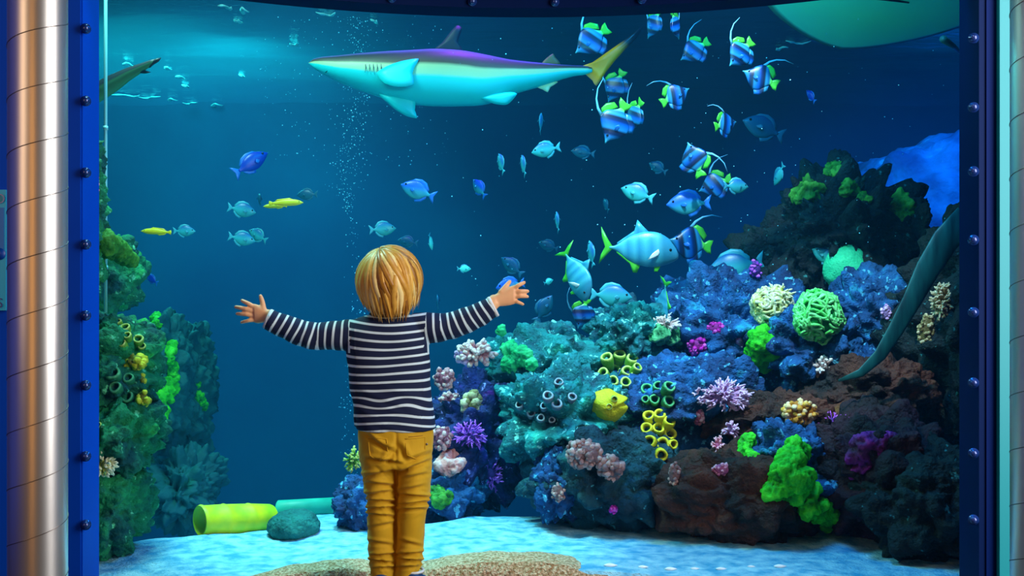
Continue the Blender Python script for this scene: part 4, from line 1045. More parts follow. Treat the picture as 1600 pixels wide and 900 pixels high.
A('silver', 288, 361, 34, 5.0, 10, 0, 'small pale fish at the tail of the left yellow fish')
A('dim', 1193, 200, 72, 5.4, 190, 20, 'large dim round fish between the ray and the crag')
A('silver', 1217, 273, 40, 5.2, 110, -50, 'pale fish hanging just above the dark crag')
A('royal', 1267, 150, 28, 5.4, 120, 50, 'small dark fish alone right of the bannerfish')
A('silver', 924, 396, 44, 4.9, 110, 70, 'pale fish just behind the yellow tail of the trevally')
A('trev', 1000, 390, 122, 4.5, 4, -4, 'large barred trevally heading right with yellow green tail')
A('trev', 900, 428, 92, 4.6, -40, -58, 'trevally diving nose down left of the large one')
A('trev', 1036, 478, 84, 4.75, 110, -75, 'trevally diving into the reef with its green tail up')
A('silver', 955, 462, 66, 4.8, 0, -4, 'smooth teal fish low above the rounded boulder')
A('dim', 800, 416, 44, 5.2, 160, 40, 'dim fish above the raised right hand')
A('blue', 797, 446, 46, 4.6, 190, -10, 'blue fish directly behind the raised right hand')
A('bright', 857, 440, 18, 4.9, 30, 20, 'tiny mint fish right of the raised right hand')
A('dim', 850, 482, 48, 5.0, 0, 60, 'dim greenish fish below the raised right hand')
A('dim', 684, 472, 28, 5.2, 100, 60, 'faint fish above the right sleeve')
A('silver', 1148, 418, 92, 5.2, 170, -12, 'big rounded pale fish behind the reef top right of the trevally')
A('royal', 392, 255, 66, 4.9, 35, 35, 'dark blue tang in the upper left water')
A('royal', 237, 436, 30, 5.4, 150, 30, 'small dark blue fish low at the left')
A('wrasse', 244, 362, 48, 4.6, 180, 3, 'yellow slender fish heading left at the far left')
A('wrasse', 447, 317, 54, 4.6, 2, 2, 'upper yellow slender fish of the overlapping pair')
A('wrasse', 430, 322, 38, 4.65, 178, -1, 'lower thinner yellow fish of the overlapping pair')
A('silver', 1290, 400, 46, 5.0, 165, 30, 'pale blue fish half hidden behind the round green coral')


# ------------------------------------------------------------------ sharks and ray
def shark():
    Y = 4.8; c = P(740, 115, Y); k = Y / F
    root = empty('reef_shark', c); tag(root, 'large shark with violet-lit back and pale cyan-lit belly swimming left under the top frame', 'shark')
    X = lambda px: (px - 740) * k
    Z = lambda py: (115 - py) * k
    top = [(482, 98), (490, 92), (505, 89), (530, 87), (560, 84), (600, 81), (640, 79), (680, 77), (720, 79), (760, 86), (800, 94), (850, 99), (890, 102), (915, 103), (925, 105)]
    bot = [(482, 99), (490, 107), (505, 117), (530, 129), (560, 141), (600, 154), (640, 163), (680, 166), (720, 166), (760, 163), (800, 148), (850, 134), (890, 121), (915, 117), (925, 114)]
    hw = [(482, .3), (490, 5), (505, 13), (530, 21), (560, 28), (600, 34), (640, 37), (680, 38), (720, 36), (760, 32), (800, 25), (850, 17), (890, 10), (915, 6), (925, 4)]
    b = MB(); rings = []; at = []; n = 28
    for i in range(61):
        px = 482 + (925 - 482) * i / 60
        t = smooth_table(top, px); bo = smooth_table(bot, px); h = max(.3, smooth_table(hw, px)); cm = (t + bo) / 2; hh = max(.4, (bo - t) / 2)
        ring = []
        for j in range(n):
            a = 2 * math.pi * j / n
            ring.append(Vector((X(px), -h * k * math.cos(a), Z(cm - hh * math.sin(a)))))
            at.append(0.5 + 0.5 * math.sin(a))
        rings.append(ring)
    b.rings(rings, a=at)
    sm_ = ramp_mat('shark_skin_lit', 'v', [(0.0, (0.0, 0.66, 0.67)), (0.44, (0.0, 0.62, 0.64)), (0.50, (0.42, 0.60, 0.36)), (0.64, (0.46, 0.50, 0.24)), (0.70, (0.07, 0.045, 0.01)), (0.88, (0.03, 0.025, 0.03)), (0.94, (0.10, 0.07, 0.24)), (1.0, (0.22, 0.12, 0.5))], 0.5, 3.0, 0.10, 0.05, 80)  # cyan bounce below and violet lamplight above put into the colours
    b.build('body', sm_, root, attr='v')
    fin = mat('shark_fin_dark', (0.004, 0.008, 0.03), 0.6)
    cy = mat('shark_fin_cyan_lit', (0.0, 0.62, 0.64), 0.5)  # the same cyan light put into the fin colour
    tn = stripe_mat('shark_tail', [(0.0, (0.5, 0.55, 0.35)), (0.25, (1.0, 0.30, 0.0)), (0.62, (1.0, 0.27, 0.0)), (0.76, (0.02, 0.02, 0.03)), (1.0, (0.01, 0.01, 0.02))], (0.7, 0, 0.7), 0.5, 2.6)
    def plate(name, pts, th, m, yy=0.0, rx=0.0):
        cx = sum(p[0] for p in pts) / len(pts); cy_ = sum(p[1] for p in pts) / len(pts)
        q_ = []
        for i_ in range(len(pts)):      # rounded outline that keeps its corners
            a0, a1, a2, a3 = pts[i_ - 1], pts[i_], pts[(i_ + 1) % len(pts)], pts[(i_ + 2) % len(pts)]
            for t in (0, .25, .5, .75):
                q_.append(tuple(0.5 * ((2 * u1) + (-u0 + u2) * t * .6 + ((-2.2 * u1 + 1.8 * u2) + (1.2 * u0 - 1.2 * u3) * 0 + .4 * (u1 * 1 + u2 * -0) * 0) * 0) if t == 0 else u1 + (u2 - u1) * t + 0.09 * ((u1 - u0) - (u3 - u2)) * 4 * t * (1 - t) * .5 for u0, u1, u2, u3 in zip(a0, a1, a2, a3)))
        q_ = [pts[i_ // 4] if i_ % 4 == 0 else q_[i_] for i_ in range(len(q_))]
        b = MB(); b.plate([((x - cx) * k, -(y - cy_) * k) for x, y in q_], th); o = b.build(name, m, root)
        o.location = (X(cx), yy, Z(cy_)); o.rotation_euler = (rx, 0, 0); return o
    plate('dorsal_fin', [(676, 82), (690, 68), (704, 50), (714, 40), (722, 44), (718, 56), (716, 68), (724, 84)], 0.012, fin)
    plate('second_dorsal_fin', [(846, 101), (855, 90), (864, 84), (868, 90), (876, 102)], 0.006, mat('shark_brown', (0.16, 0.10, 0.04), 0.5))
    plate('pectoral_fin', [(594, 122), (615, 108), (636, 101), (657, 98), (652, 110), (648, 124), (650, 142), (628, 146), (606, 140)], 0.010, cy, -0.115, R(-18))
    plate('pectoral_fin', [(594, 148), (606, 162), (620, 174), (636, 183), (652, 186), (649, 174), (650, 160), (640, 152)], 0.010, cy, -0.03, R(12))
    plate('pelvic_fin', [(750, 156), (772, 165), (788, 167), (796, 164), (808, 150), (796, 147), (775, 150)], 0.010, cy, -0.05, R(10))
    plate('anal_fin', [(836, 134), (848, 140), (856, 144), (860, 136), (872, 128), (850, 126)], 0.006, mat('shark_cream', (0.75, 0.8, 0.5), 0.5))
    t_ = plate('tail_fin', [(908, 104), (925, 98), (945, 84), (965, 70), (985, 56), (1003, 42), (996, 58), (978, 76), (960, 96), (946, 114), (932, 134), (926, 126), (915, 116)], 0.010, tn)
    for s_ in (-1,):
        b = MB(); b.ball((X(519), s_ * 15.5 * k, Z(103)), (0.007, 0.004, 0.006), 2); b.build('eye', M['eye'], root)
    b = MB(); b.tube([(X(510), -.030, Z(116)), (X(514), -.036, Z(113)), (X(522), -.043, Z(112))], [.001, .0022, .001], 6); b.build('mouth', M['eye'], root)
    for g in range(5):
        x0 = 575 + g * 6
        b = MB(); b.tube([(X(x0), -0.083 - .0015 * g, Z(106)), (X(x0 + 1), -0.0915 - .0015 * g, Z(113)), (X(x0), -0.094 - .0015 * g, Z(120))], [.0008, .0016, .0008], 6); b.build('gill_slit', fin, root)
shark()

# second shark, mostly behind the left frame: only its tail end shows
def shark_tail_left():
    Y = 4.0; k = Y / F; c = P(190, 122, Y); root = empty('reef_shark', c); root.name = 'reef_shark'
    tag(root, 'dark green backed shark slipping away behind the left edge of the window', 'shark')
    path = [(105, 168, 15), (130, 156, 15), (150, 145, 14), (175, 131, 12.5), (200, 116, 9), (222, 105, 6), (236, 98, 4), (244, 94, 2)]
    b = MB(); rings = []; at = []
    for px, py, r in path:
        ring = []
        for j in range(18):
            a = 2 * math.pi * j / 18
            ring.append(P(px, py, Y) - c + Vector((-0.45 * math.sin(a) * r * k, -math.cos(a) * r * k * .9, math.sin(a) * r * k))); at.append(.5 + .5 * math.sin(a))
        rings.append(ring)
    b.rings(rings, a=at)
    b.build('body', ramp_mat('shark_dark', 'v', [(0.0, (0.03, 0.25, 0.08)), (0.5, (0.04, 0.20, 0.08)), (0.65, (0.005, 0.02, 0.03)), (1.0, (0.0, 0.008, 0.015))], 0.5), root, attr='v')
    dk = mat('shark_fin_black', (0.0, 0.012, 0.02), 0.5)
    for nm, pts in (('tail_fin', [(226, 104), (234, 97), (243, 92), (252, 90), (248, 96), (240, 101), (234, 106)]), ('anal_fin', [(205, 113), (222, 108), (236, 113), (226, 115)]), ('dorsal_fin', [(140, 142), (158, 128), (175, 121), (170, 132)])):
        cx = sum(p[0] for p in pts) / len(pts); cy_ = sum(p[1] for p in pts) / len(pts)
        b = MB(); b.plate([((x - cx) * k, -(y - cy_) * k) for x, y in pts], .006); o = b.build(nm, dk, root); o.location = P(cx, cy_, Y) - c
shark_tail_left()

def ray():
    Y = 4.3; k = Y / F; c = P(1366, 23, Y); root = empty('stingray', c); tag(root, 'large pale green ray gliding overhead at the top right, belly showing', 'ray')
    # disc, half width 165px, tilted so that its belly shows
    out = []
    n = 64; b = MB(); rings = []; at = []
    def rad(a):
        return 1.0 / (abs(math.cos(a)) ** 1.35 + abs(math.sin(a)) ** 1.35) ** (1 / 1.35)
    for q, h in ((0.02, .16), (0.2, .15), (0.45, .11), (0.7, .06), (0.9, .025), (1.0, 0.0), (0.9, -.015), (0.7, -.03), (0.45, -.045), (0.2, -.055), (0.02, -.06)):
        ring = []
        for j in range(n):
            a = 2 * math.pi * j / n; rr_ = rad(a) * q
            x = rr_ * math.cos(a); y = rr_ * math.sin(a)
            ring.append(Vector((x * 185 * k, y * 120 * k, (h * 0.7 + 0.16 * x * x * (1 if x < 0 else .9)) * 110 * k))); at.append(1.0 if h >= 0 else 0.2 + .3 * q)
        rings.append(ring)
    b.rings(rings, a=at)
    b.build('body', ramp_mat('ray_skin', 'v', [(0.0, (0.12, 0.95, 0.35)), (0.5, (0.10, 0.85, 0.60)), (0.8, (0.02, 0.2, 0.15)), (1.0, (0.01, 0.12, 0.1))], 0.5, 3, .2), root, attr='v')
    b = MB(); b.tube([(150 * k, 60 * k, 5 * k), (230 * k, 160 * k, 50 * k), (330 * k, 280 * k, 90 * k)], [.016, .010, .003], 8); b.build('tail', mat('ray_tail', (0.02, 0.12, 0.1), .5), root)
    b = MB(); b.tube([(-30 * k, -52 * k, -4 * k), (0, -56 * k, -5 * k), (30 * k, -52 * k, -4 * k)], [.003, .006, .003], 8); b.build('mouth', M['eye'], root)
    for s_ in (-1, 1):
        b = MB(); b.ball((s_ * 40 * k, -45 * k, 14 * k), (.014, .014, .012), 2); b.build('eye', M['eye'], root)
    root.rotation_euler = (R(-14), R(4), R(8))
ray()


# ------------------------------------------------------------------ the child
YB = 3.2
kb = YB / F
def Bp(px, py, dy=0.0):
    v = P(px, py, YB); v.y += dy; return v


def chain(mb, pts, n=14):
    """capsule-like chain: pts = [(vec, radius)]"""
    P_ = [Vector(p[0]) for p in pts]; r = [p[1] for p in pts]
    mb.tube(P_, r, n); mb.ball(P_[0], r[0], 2); mb.ball(P_[-1], r[-1], 2)
    for p, q in zip(P_[1:-1], r[1:-1]): mb.ball(p, q * 0.99, 2)


child = empty('person', (Bp(615, 0).x, YB, 0))
tag(child, 'small blond child in striped shirt and mustard trousers facing the tank with arms spread wide', 'person')
W0 = Vector((Bp(615, 0).x, YB, 0))

def to_child(o):
    for v in o.data.vertices: v.co -= W0
    o.parent = child


# body: one continuous skin surface
b = MB()
HC = Bp(608, 443, 0.005)
b.ball(HC + Vector((0, 0, 0.008)), (0.080, 0.090, 0.088), 4)                       # cranium
b.ball(HC + Vector((0, 0.03, -0.052)), (0.055, 0.055, 0.052), 3)                   # jaw
b.ball(HC + Vector((0, 0.078, -0.078)), (0.018, 0.014, 0.013), 3)                  # chin
b.ball(HC + Vector((0, 0.093, -0.03)), (0.010, 0.014, 0.012), 2)                   # nose
b.tube([HC + Vector((0, 0.085, 0.0)), HC + Vector((0, 0.098, -0.028))], [.006, .009], 8)
b.ball(HC + Vector((0, 0.083, -0.052)), (0.018, 0.008, 0.006), 2)                  # lips
b.ball(HC + Vector((0, 0.081, -0.059)), (0.015, 0.008, 0.006), 2)
for s_ in (-1, 1):
    b.ball(HC + Vector((s_ * 0.04, 0.06, -0.032)), (0.022, 0.022, 0.020), 2)        # cheeks
    b.ball(HC + Vector((s_ * 0.083, 0.0, -0.02)), (0.008, 0.015, 0.024), 2)         # ears
    b.ball(HC + Vector((s_ * 0.030, 0.079, 0.012)), (0.016, 0.008, 0.006), 2)       # brow
chain(b, [(Bp(608, 480, 0.01), 0.040), (Bp(608, 512, 0.0), 0.046)])
def spine(px, py, rx, ry): return (Bp(px, py), rx, ry)
rings = []
for px, py, hw_, hd in ((607, 500, 50, .035), (607, 512, 56, .048), (607, 540, 54, .060), (608, 580, 54, .062), (612, 620, 53, .062), (616, 660, 54, .066), (619, 700, 52, .07), (620, 725, 40, .06)):
    c = Bp(px, py); rings.append([c + Vector((hw_ * kb * math.cos(2 * math.pi * j / 28), hd * math.sin(2 * math.pi * j / 28), 0)) for j in range(28)])
b.rings(rings)
LA = [(553, 519), (500, 527), (456, 515), (424, 496)]; RA = [(662, 513), (702, 511), (737, 497), (771, 474)]
chain(b, [(Bp(*LA[0], 0), .034), (Bp(*LA[1], 0), .028), (Bp(*LA[2], -.01), .025), (Bp(*LA[3], -.02), .0195)])
chain(b, [(Bp(*RA[0], 0), .034), (Bp(*RA[1], 0), .028), (Bp(*RA[2], 0), .025), (Bp(*RA[3], 0), .0195)])
for lx, kx, ax in ((593, 596, 598), (645, 643, 636)):
    chain(b, [(Bp(lx, 700), .050), (Bp((lx + kx) / 2, 750), .042), (Bp(kx, 800), .034), (Bp((kx + ax) / 2, 850), .030), (Bp(ax, 900), .024), (Bp(ax, 912), .024)])
    chain(b, [(Bp(ax, 912, 0.0), .024), (Bp(ax, 918, 0.05), .020), (Bp(ax, 920, 0.09), .015)])

def hand(b, wrist, palm, fingers, thumb, dy0, side):
    wr = Bp(*wrist, dy0)
    pc = [Bp(x, y, dy0 + d) for x, y, d in palm]            # two knuckle ends: index side, little side
    # palm: several rows from the wrist to the knuckles, flattened
    rows = []; n = 20
    for t in (0.0, .25, .5, .75, 1.0, 1.08):
        a = wr + (pc[0] - wr) * t; c = wr + (pc[1] - wr) * t
        half0 = Vector((0, 0, 1))
        mid = (a + c) / 2; ax = (a - c); ww = max(ax.length / 2, 0.0) if t > .3 else 0
        w_ = {0.0: .017, .25: .021, .5: .0245, .75: .0275, 1.0: .0285, 1.08: .024}[t]
        th_ = {0.0: .015, .25: .0135, .5: .0125, .75: .0115, 1.0: .0095, 1.08: .006}[t]
        u = (pc[0] - pc[1]).normalized(); f_ = (mid - wr) if t > 0 else ((pc[0] + pc[1]) / 2 - wr)
        v = u.cross(f_).normalized() if f_.length > 1e-6 else Vector((0, 1, 0))
        rows.append([mid + u * w_ * math.cos(2 * math.pi * j / n) + v * th_ * math.sin(2 * math.pi * j / n) for j in range(n)])
    b.rings(rows)
    b.ball(wr, (.0185, .016, .0185), 3)
    for (bx, by), (tx, ty), r in fingers:
        p0 = Bp(bx, by, dy0 + 0.0); p1 = Bp(tx, ty, dy0 + 0.0)
        back = p0 + (wr - p0) * 0.35; d = p1 - p0
        chain(b, [(back, r * 1.02), (p0, r * 1.05), (p0 + d * .38 + Vector((0, -.0035, 0.0015)), r * 0.99), (p0 + d * .7 + Vector((0, -.001, 0.001)), r * .92), (p1 + Vector((0, .006, 0)), r * .80)], 12)
    (bx, by), (mx_, my_), (tx, ty), r = thumb
    chain(b, [(Bp(bx, by, dy0), r * 1.45), (Bp(mx_, my_, dy0 + .006), r * 1.12), ((Bp(mx_, my_, dy0 + .008) + Bp(tx, ty, dy0 + .012)) / 2, r * 1.05), (Bp(tx, ty, dy0 + .012), r * .85)], 12)

hand(b, (422, 493), [(400, 480, 0), (401, 499, 0)],
     [((398, 478.5), (380, 469.5), .0066), ((397, 485.5), (370.5, 479.5), .0069), ((397, 492.5), (372.5, 490), .0066), ((399, 500), (379.5, 503.5), .0060)],
     ((414, 484), (412, 473), (408, 462.5), .0066), -.02, -1)
hand(b, (772, 470), [(803, 451, 0), (803, 470, 0)],
     [((804, 450), (819, 441.5), .0066), ((806, 456.5), (824.5, 455), .0068), ((806, 463.5), (824, 463.5), .0066), ((804, 471), (817, 475.5), .0060)],
     ((783, 457), (791, 446.5), (796.5, 440), .0066), 0.0, 1)
body = remesh(b, 'body', M['skin'], 0.0024, 3); to_child(body)
for s_ in (-1, 1):
    e = MB(); e.ball(HC + Vector((s_ * 0.030, 0.079, -0.004)), (.011, .009, .008), 3); o = e.build('eye', mat('eye_white', (.9, .9, .9), .2)); to_child(o)
    e = MB(); e.ball(HC + Vector((s_ * 0.030, 0.0862, -0.004)), (.005, .0025, .005), 2); o2 = e.build('iris', mat('iris_blue', (.05, .2, .4), .2)); to_child(o2)
    o2.parent = o
# fingernails
# shirt
b = MB(); rings = []
for px, py, hw_, hd in ((609, 491, 30, .035), (608, 496, 46, .045), (607, 503, 58, .056), (606, 514, 63, .066), (606, 530, 64, .073), (607, 560, 64.5, .077), (609, 590, 63, .076), (612, 620, 62.5, .076), (616, 645, 62.5, .079), (618, 664, 62.5, .082), (618.5, 671, 62.0, .082)):
    c = Bp(px, py)
    ring = []
    for j in range(40):
        a = 2 * math.pi * j / 40; ca, sa = math.cos(a), math.sin(a)
        ex = math.copysign(abs(ca) ** 0.82, ca); ey = math.copysign(abs(sa) ** 0.82, sa)
        ring.append(c + Vector((hw_ * kb * ex, hd * ey, 0)))
    rings.append(ring)
b.rings(rings)
SL = [(572, 519, 0), (548, 523, 0), (522, 525, 0), (497, 526, 0), (472, 521, -.005), (448, 511, -.012), (430, 502, -.018), (421, 498, -.02)]
SLr = [23, 24, 22.5, 21.5, 20.5, 18.5, 17, 16]
SR = [(645, 512, 0), (668, 512, 0), (690, 512, 0), (708, 509, 0), (728, 501, 0), (748, 491, 0), (763, 483, 0), (771, 479, 0)]
SRr = [23, 25, 22.5, 21, 20.5, 19, 18, 17]
for SS, RR in ((SL, SLr), (SR, SRr)):
    b.tube([Bp(*p) for p in SS], [r * kb for r in RR], 24)
shirt = remesh(b, 'shirt', M['white'], 0.0038, 4)
me = shirt.data
def arm_coord(p, SS):
    pts_ = [Bp(*q) for q in SS]; best = (1e9, 0, 0); acc = 0
    for a, c in zip(pts_, pts_[1:]):
        d = c - a; t = max(0, min(1, (p - a).dot(d) / d.length_squared)); q = a + d * t
        dist = (p - q).length
        if dist < best[0]: best = (dist, acc + t * d.length, 0)
        acc += d.length
    return best[1], acc
PER = 0.0232
# folds first
nrm = [v.normal.copy() for v in me.vertices]
for i, v in enumerate(me.vertices):
    p = v.co; px = 800 + p.x / p.y * F; py = 450 - (p.z - CZ) / p.y * F
    f_ = 0
    if 555 < px < 660:
        low = max(0, min(1, (py - 585) / 50)); f_ += low * 0.0045 * noise.noise(Vector((p.x * 9 + 3, p.y * 9, p.z * 55 + p.x * 20)))
        f_ += 0.003 * noise.noise(Vector((p.x * 14, p.y * 10, p.z * 22)))
    else:
        f_ += 0.0042 * noise.noise(Vector((p.x * 38, p.y * 12, p.z * 16)))
    v.co = p + nrm[i] * f_
at = me.attributes.new('u', 'FLOAT', 'CORNER'); vals = [0.0] * len(me.loops)
XLs = Bp(549, 0).x; XRs = Bp(665, 0).x
for poly in me.polygons:
    c = Vector((0, 0, 0))
    for vi in poly.vertices: c += me.vertices[vi].co
    c /= len(poly.vertices); py = 450 - (c.z - CZ) / c.y * F
    slope = (py - 520) * kb * 0.10
    reg_ = 0
    if py < 552:
        if c.x < XLs + slope * 0.5: reg_ = 1
        elif c.x > XRs - slope * 0.5: reg_ = 2
    for li in poly.loop_indices:
        p = me.vertices[me.loops[li].vertex_index].co
        if reg_ == 0:
            py_ = 450 - (p.z - CZ) / p.y * F; xr = (p.x - Bp(608, 0).x) / 0.12
            bend = -0.012 * max(-1, min(1, (py_ - 610) / 70.0)) * xr * xr * -1
            bend = (-1 if py_ < 590 else 1) * 0.0
            tt = max(-1.0, min(1.0, (py_ - 600) / 65))
            u = p.z + 0.012 * tt * xr * xr + (0.010 if py_ < 600 else 0) * 0 - 0.006 * xr * max(0, 1 - abs(py_ - 580) / 60)
            u += 0.003 * noise.noise(Vector((p.x * 10, 0, p.z * 10)))
            if 606 < py_ < 650: u += 0.007 * math.exp(-((py_ - 630) / 13) ** 2) * math.cos((p.x - Bp(600, 0).x) * 40)
            vals[li] = u / PER + 0.15
        else:
            u, L_ = arm_coord(p, SL if reg_ == 1 else SR)
            cz_ = Bp(0, 515).z
            u += 0.10 * (p.z - cz_) * (1 if reg_ == 1 else 1) + 0.003 * noise.noise(Vector((p.x * 20, 0, p.z * 20)))
            vals[li] = (L_ - u) / PER + 0.10
at.data.foreach_set('value', vals)
m = bpy.data.materials.new('striped_jersey'); m.use_nodes = True; nt = m.node_tree; N = nt.nodes; L = nt.links; bs_ = N['Principled BSDF']
a_ = N.new('ShaderNodeAttribute'); a_.attribute_name = 'u'
fr_ = N.new('ShaderNodeMath'); fr_.operation = 'FRACT'; L.new(a_.outputs['Fac'], fr_.inputs[0])
cr = N.new('ShaderNodeValToRGB'); e = cr.color_ramp.elements
navy = (0.001, 0.009, 0.055, 1); wh = (0.72, 0.90, 1.0, 1)
e[0].position = 0.0; e[0].color = wh; e[1].position = 1.0; e[1].color = wh
for p_, c_ in ((0.11, wh), (0.17, navy), (0.83, navy), (0.89, wh)):
    x = e.new(p_); x.color = c_
L.new(fr_.outputs[0], cr.inputs[0]); L.new(cr.outputs[0], bs_.inputs['Base Color']); bs_.inputs['Roughness'].default_value = 0.85
me.materials.clear(); me.materials.append(m)
to_child(shirt)
# collar band and cuffs
e = MB(); e.tube([Bp(608, 491) + Vector((0.054 * math.cos(a * math.pi / 16), 0.047 * math.sin(a * math.pi / 16), 0.004 * math.sin(a * math.pi / 16))) for a in range(33)], 0.005, 8, cap=False)
o = e.build('collar', mat('navy_rib', (0.002, 0.008, 0.045), .9)); to_child(o)
for SS, RR in ((SL, SLr), (SR, SRr)):
    p1 = Bp(*SS[-1]); p0 = Bp(*SS[-2]); d = (p1 - p0).normalized()
    e = MB(); e.tube([p1 - d * .006, p1, p1 + d * .004], [RR[-1] * kb * 1.0, RR[-1] * kb * 1.02, RR[-1] * kb * .96], 24, cap=True)
    o = e.build('cuff', mat('cuff_white', (.8, .82, .84), .85)); to_child(o)

# trousers
b = MB(); rings = []
for px, py, hw_, hd in ((618, 656, 56, .072), (618.5, 664, 58.5, .077), (618.5, 680, 59, .083), (618.5, 700, 58, .088), (618.5, 718, 57, .086), (619, 728, 54, .078)):
    c = Bp(px, py); rings.append([c + Vector((hw_ * kb * math.copysign(abs(math.cos(2 * math.pi * j / 40)) ** .85, math.cos(2 * math.pi * j / 40)), hd * math.sin(2 * math.pi * j / 40), 0)) for j in range(40)])
b.rings(rings)
legL = [(591.5, 705, 28, .078), (592.5, 730, 27.5, .075), (594, 760, 25.5, .068), (595.5, 785, 23.5, .062), (596.5, 805, 22.5, .056), (596, 830, 22, .054), (596, 855, 21.5, .050), (597.5, 878, 20.5, .046), (598, 893, 19.5, .044), (598, 905, 19, .043)]
legR = [(647.5, 705, 28.5, .078), (648, 730, 27, .075), (647, 760, 25.5, .068), (645.5, 785, 24.5, .062), (643, 805, 22.5, .056), (642, 830, 21.5, .054), (641, 855, 21, .050), (640, 878, 20.5, .046), (636, 893, 18.5, .044), (635, 900, 17, .043)]
for leg in (legL, legR):
    rings = []
    for px, py, hw_, hd in leg:
        c = Bp(px, py); rings.append([c + Vector((hw_ * kb * math.cos(2 * math.pi * j / 30), hd * math.sin(2 * math.pi * j / 30), 0)) for j in range(30)])
    b.rings(rings)
tr_ = remesh(b, 'trousers', M['trousers'], 0.0034, 4); me = tr_.data
folds = [  # px, py, angle deg (image, up-right positive), half length px, half width px, depth m
    (600, 722, -8, 26, 3.2, .007), (590, 742, 10, 24, 3.5, .006), (600, 700, -25, 22, 4, .004), (648, 730, 22, 24, 3.2, .007), (655, 715, 18, 20, 4, .005), (650, 745, 12, 18, 3, .004),
    (594, 758, -6, 24, 3, .006), (590, 772, 8, 22, 3, .006), (598, 784, -4, 24, 2.6, .008), (596, 795, 3, 24, 2.6, .008), (592, 806, -5, 22, 2.6, .006),
    (645, 776, -6, 26, 2.8, .008), (650, 787, 6, 24, 2.6, .009), (642, 797, 2, 22, 2.6, .007), (640, 765, 12, 22, 3, .005),
    (596, 822, 12, 20, 3, .004), (594, 850, -8, 20, 3, .004), (640, 850, -14, 18, 3, .004), (600, 868, 4, 20, 2.6, .007), (594, 878, -6, 20, 2.4, .007), (602, 888, 3, 18, 2.4, .006),
    (640, 866, 4, 20, 2.6, .008), (642, 876, -5, 20, 2.4, .008), (636, 887, 3, 18, 2.4, .006), (585, 690, -40, 18, 3.5, .004), (612, 712, 60, 16, 5, .005), (628, 708, -62, 16, 5, .005)]
nrm = [v.normal.copy() for v in me.vertices]
for i, v in enumerate(me.vertices):
    p = v.co; px = 800 + p.x / p.y * F; py = 450 - (p.z - CZ) / p.y * F
    leftleg = px < 619.5; f_ = 0
    for (fx, fy, an, hl, hw2, dp) in folds:
        if (fx < 619.5) != leftleg and fy > 722: continue
        ca, sa = math.cos(R(an)), math.sin(R(an)); dx = px - fx; dy = -(py - fy)
        u = dx * ca + dy * sa; w2 = -dx * sa + dy * ca
        if abs(u) < hl * 1.3 and abs(w2) < hw2 * 4:
            g = math.exp(-(u / hl) ** 4) ; f_ += 1.5 * dp * g * (-math.exp(-(w2 / hw2) ** 2) + 0.75 * math.exp(-((w2 - hw2 * 1.8) / hw2) ** 2))
    kn = math.exp(-((py - 788) / 22) ** 2) + math.exp(-((py - 878) / 16) ** 2) + 0.5 * math.exp(-((py - 735) / 18) ** 2)
    f_ += 0.0055 * kn * noise.noise(Vector((p.x * 16 + 5, p.y * 14, p.z * 85 + 9 * noise.noise(Vector((p.x * 12, p.y * 10, 4))))))
    f_ += 0.0022 * noise.noise(p * 30)
    # seat seam
    if py < 722: f_ -= 0.005 * math.exp(-((px - 619) / 2.2) ** 2) * max(0, min(1, (py - 668) / 20))
    v.co = p + nrm[i] * f_
to_child(tr_)
# pockets and belt loops
def patch(name, pts, m, th=.0022, off=0.0):
    """a cloth patch laid on the back of the trousers"""
    dgv = BVHTree.FromPolygons([v.co + W0 for v in tr_.data.vertices], [tuple(q.vertices) for q in tr_.data.polygons])
    e = MB(); vs = []
    for px, py in pts:
        d = (P(px, py, 1) - Vector((0, 0, CZ))).normalized(); r_ = dgv.ray_cast(Vector((0, 0, CZ)), d, 5)
        q = r_[0] if r_[0] is not None else Bp(px, py, -.08)
        vs.append(q - W0 + Vector((0, -th + off, 0)))
    n = len(vs); e.add(vs + [q + Vector((0, .006, 0)) for q in vs], [list(range(n)), list(range(n, 2 * n))[::-1]] + [[j, (j + 1) % n, n + (j + 1) % n, n + j] for j in range(n)])
    return e.build(name, m, child, smooth=False)
def line_patch(name, pts, m, r=.0012):
    dgv = BVHTree.FromPolygons([v.co + W0 for v in tr_.data.vertices], [tuple(q.vertices) for q in tr_.data.polygons])
    path = []
    for (a, c), (a2, c2) in zip(pts, pts[1:]):
        for t in (0, .25, .5, .75):
            px = a + (a2 - a) * t; py = c + (c2 - c) * t
            d = (P(px, py, 1) - Vector((0, 0, CZ))).normalized(); r_ = dgv.ray_cast(Vector((0, 0, CZ)), d, 5)
            if r_[0] is not None: path.append(r_[0] - W0)
    e = MB(); e.tube(path, r, 6); return e.build(name, m, child)
line_patch('pocket', [(575, 684), (604, 686), (606, 712), (592, 720), (578, 712), (575, 684)], M['trousers'], .0017)
line_patch('pocket', [(633, 686), (664, 683), (664, 708), (650, 717), (636, 711), (633, 686)], M['trousers'], .0017)
line_patch('pocket_opening', [(638, 683), (668, 680)], M['trouser_dark'], .001)
line_patch('waist_seam', [(572, 674), (600, 673), (630, 673), (672, 676)], M['trouser_dark'], .0009)
e = MB(); e.ball(Bp(669, 690, -.052) - W0, (.0035, .003, .0035), 2); e.build('pocket_rivet', M['seam'], child)
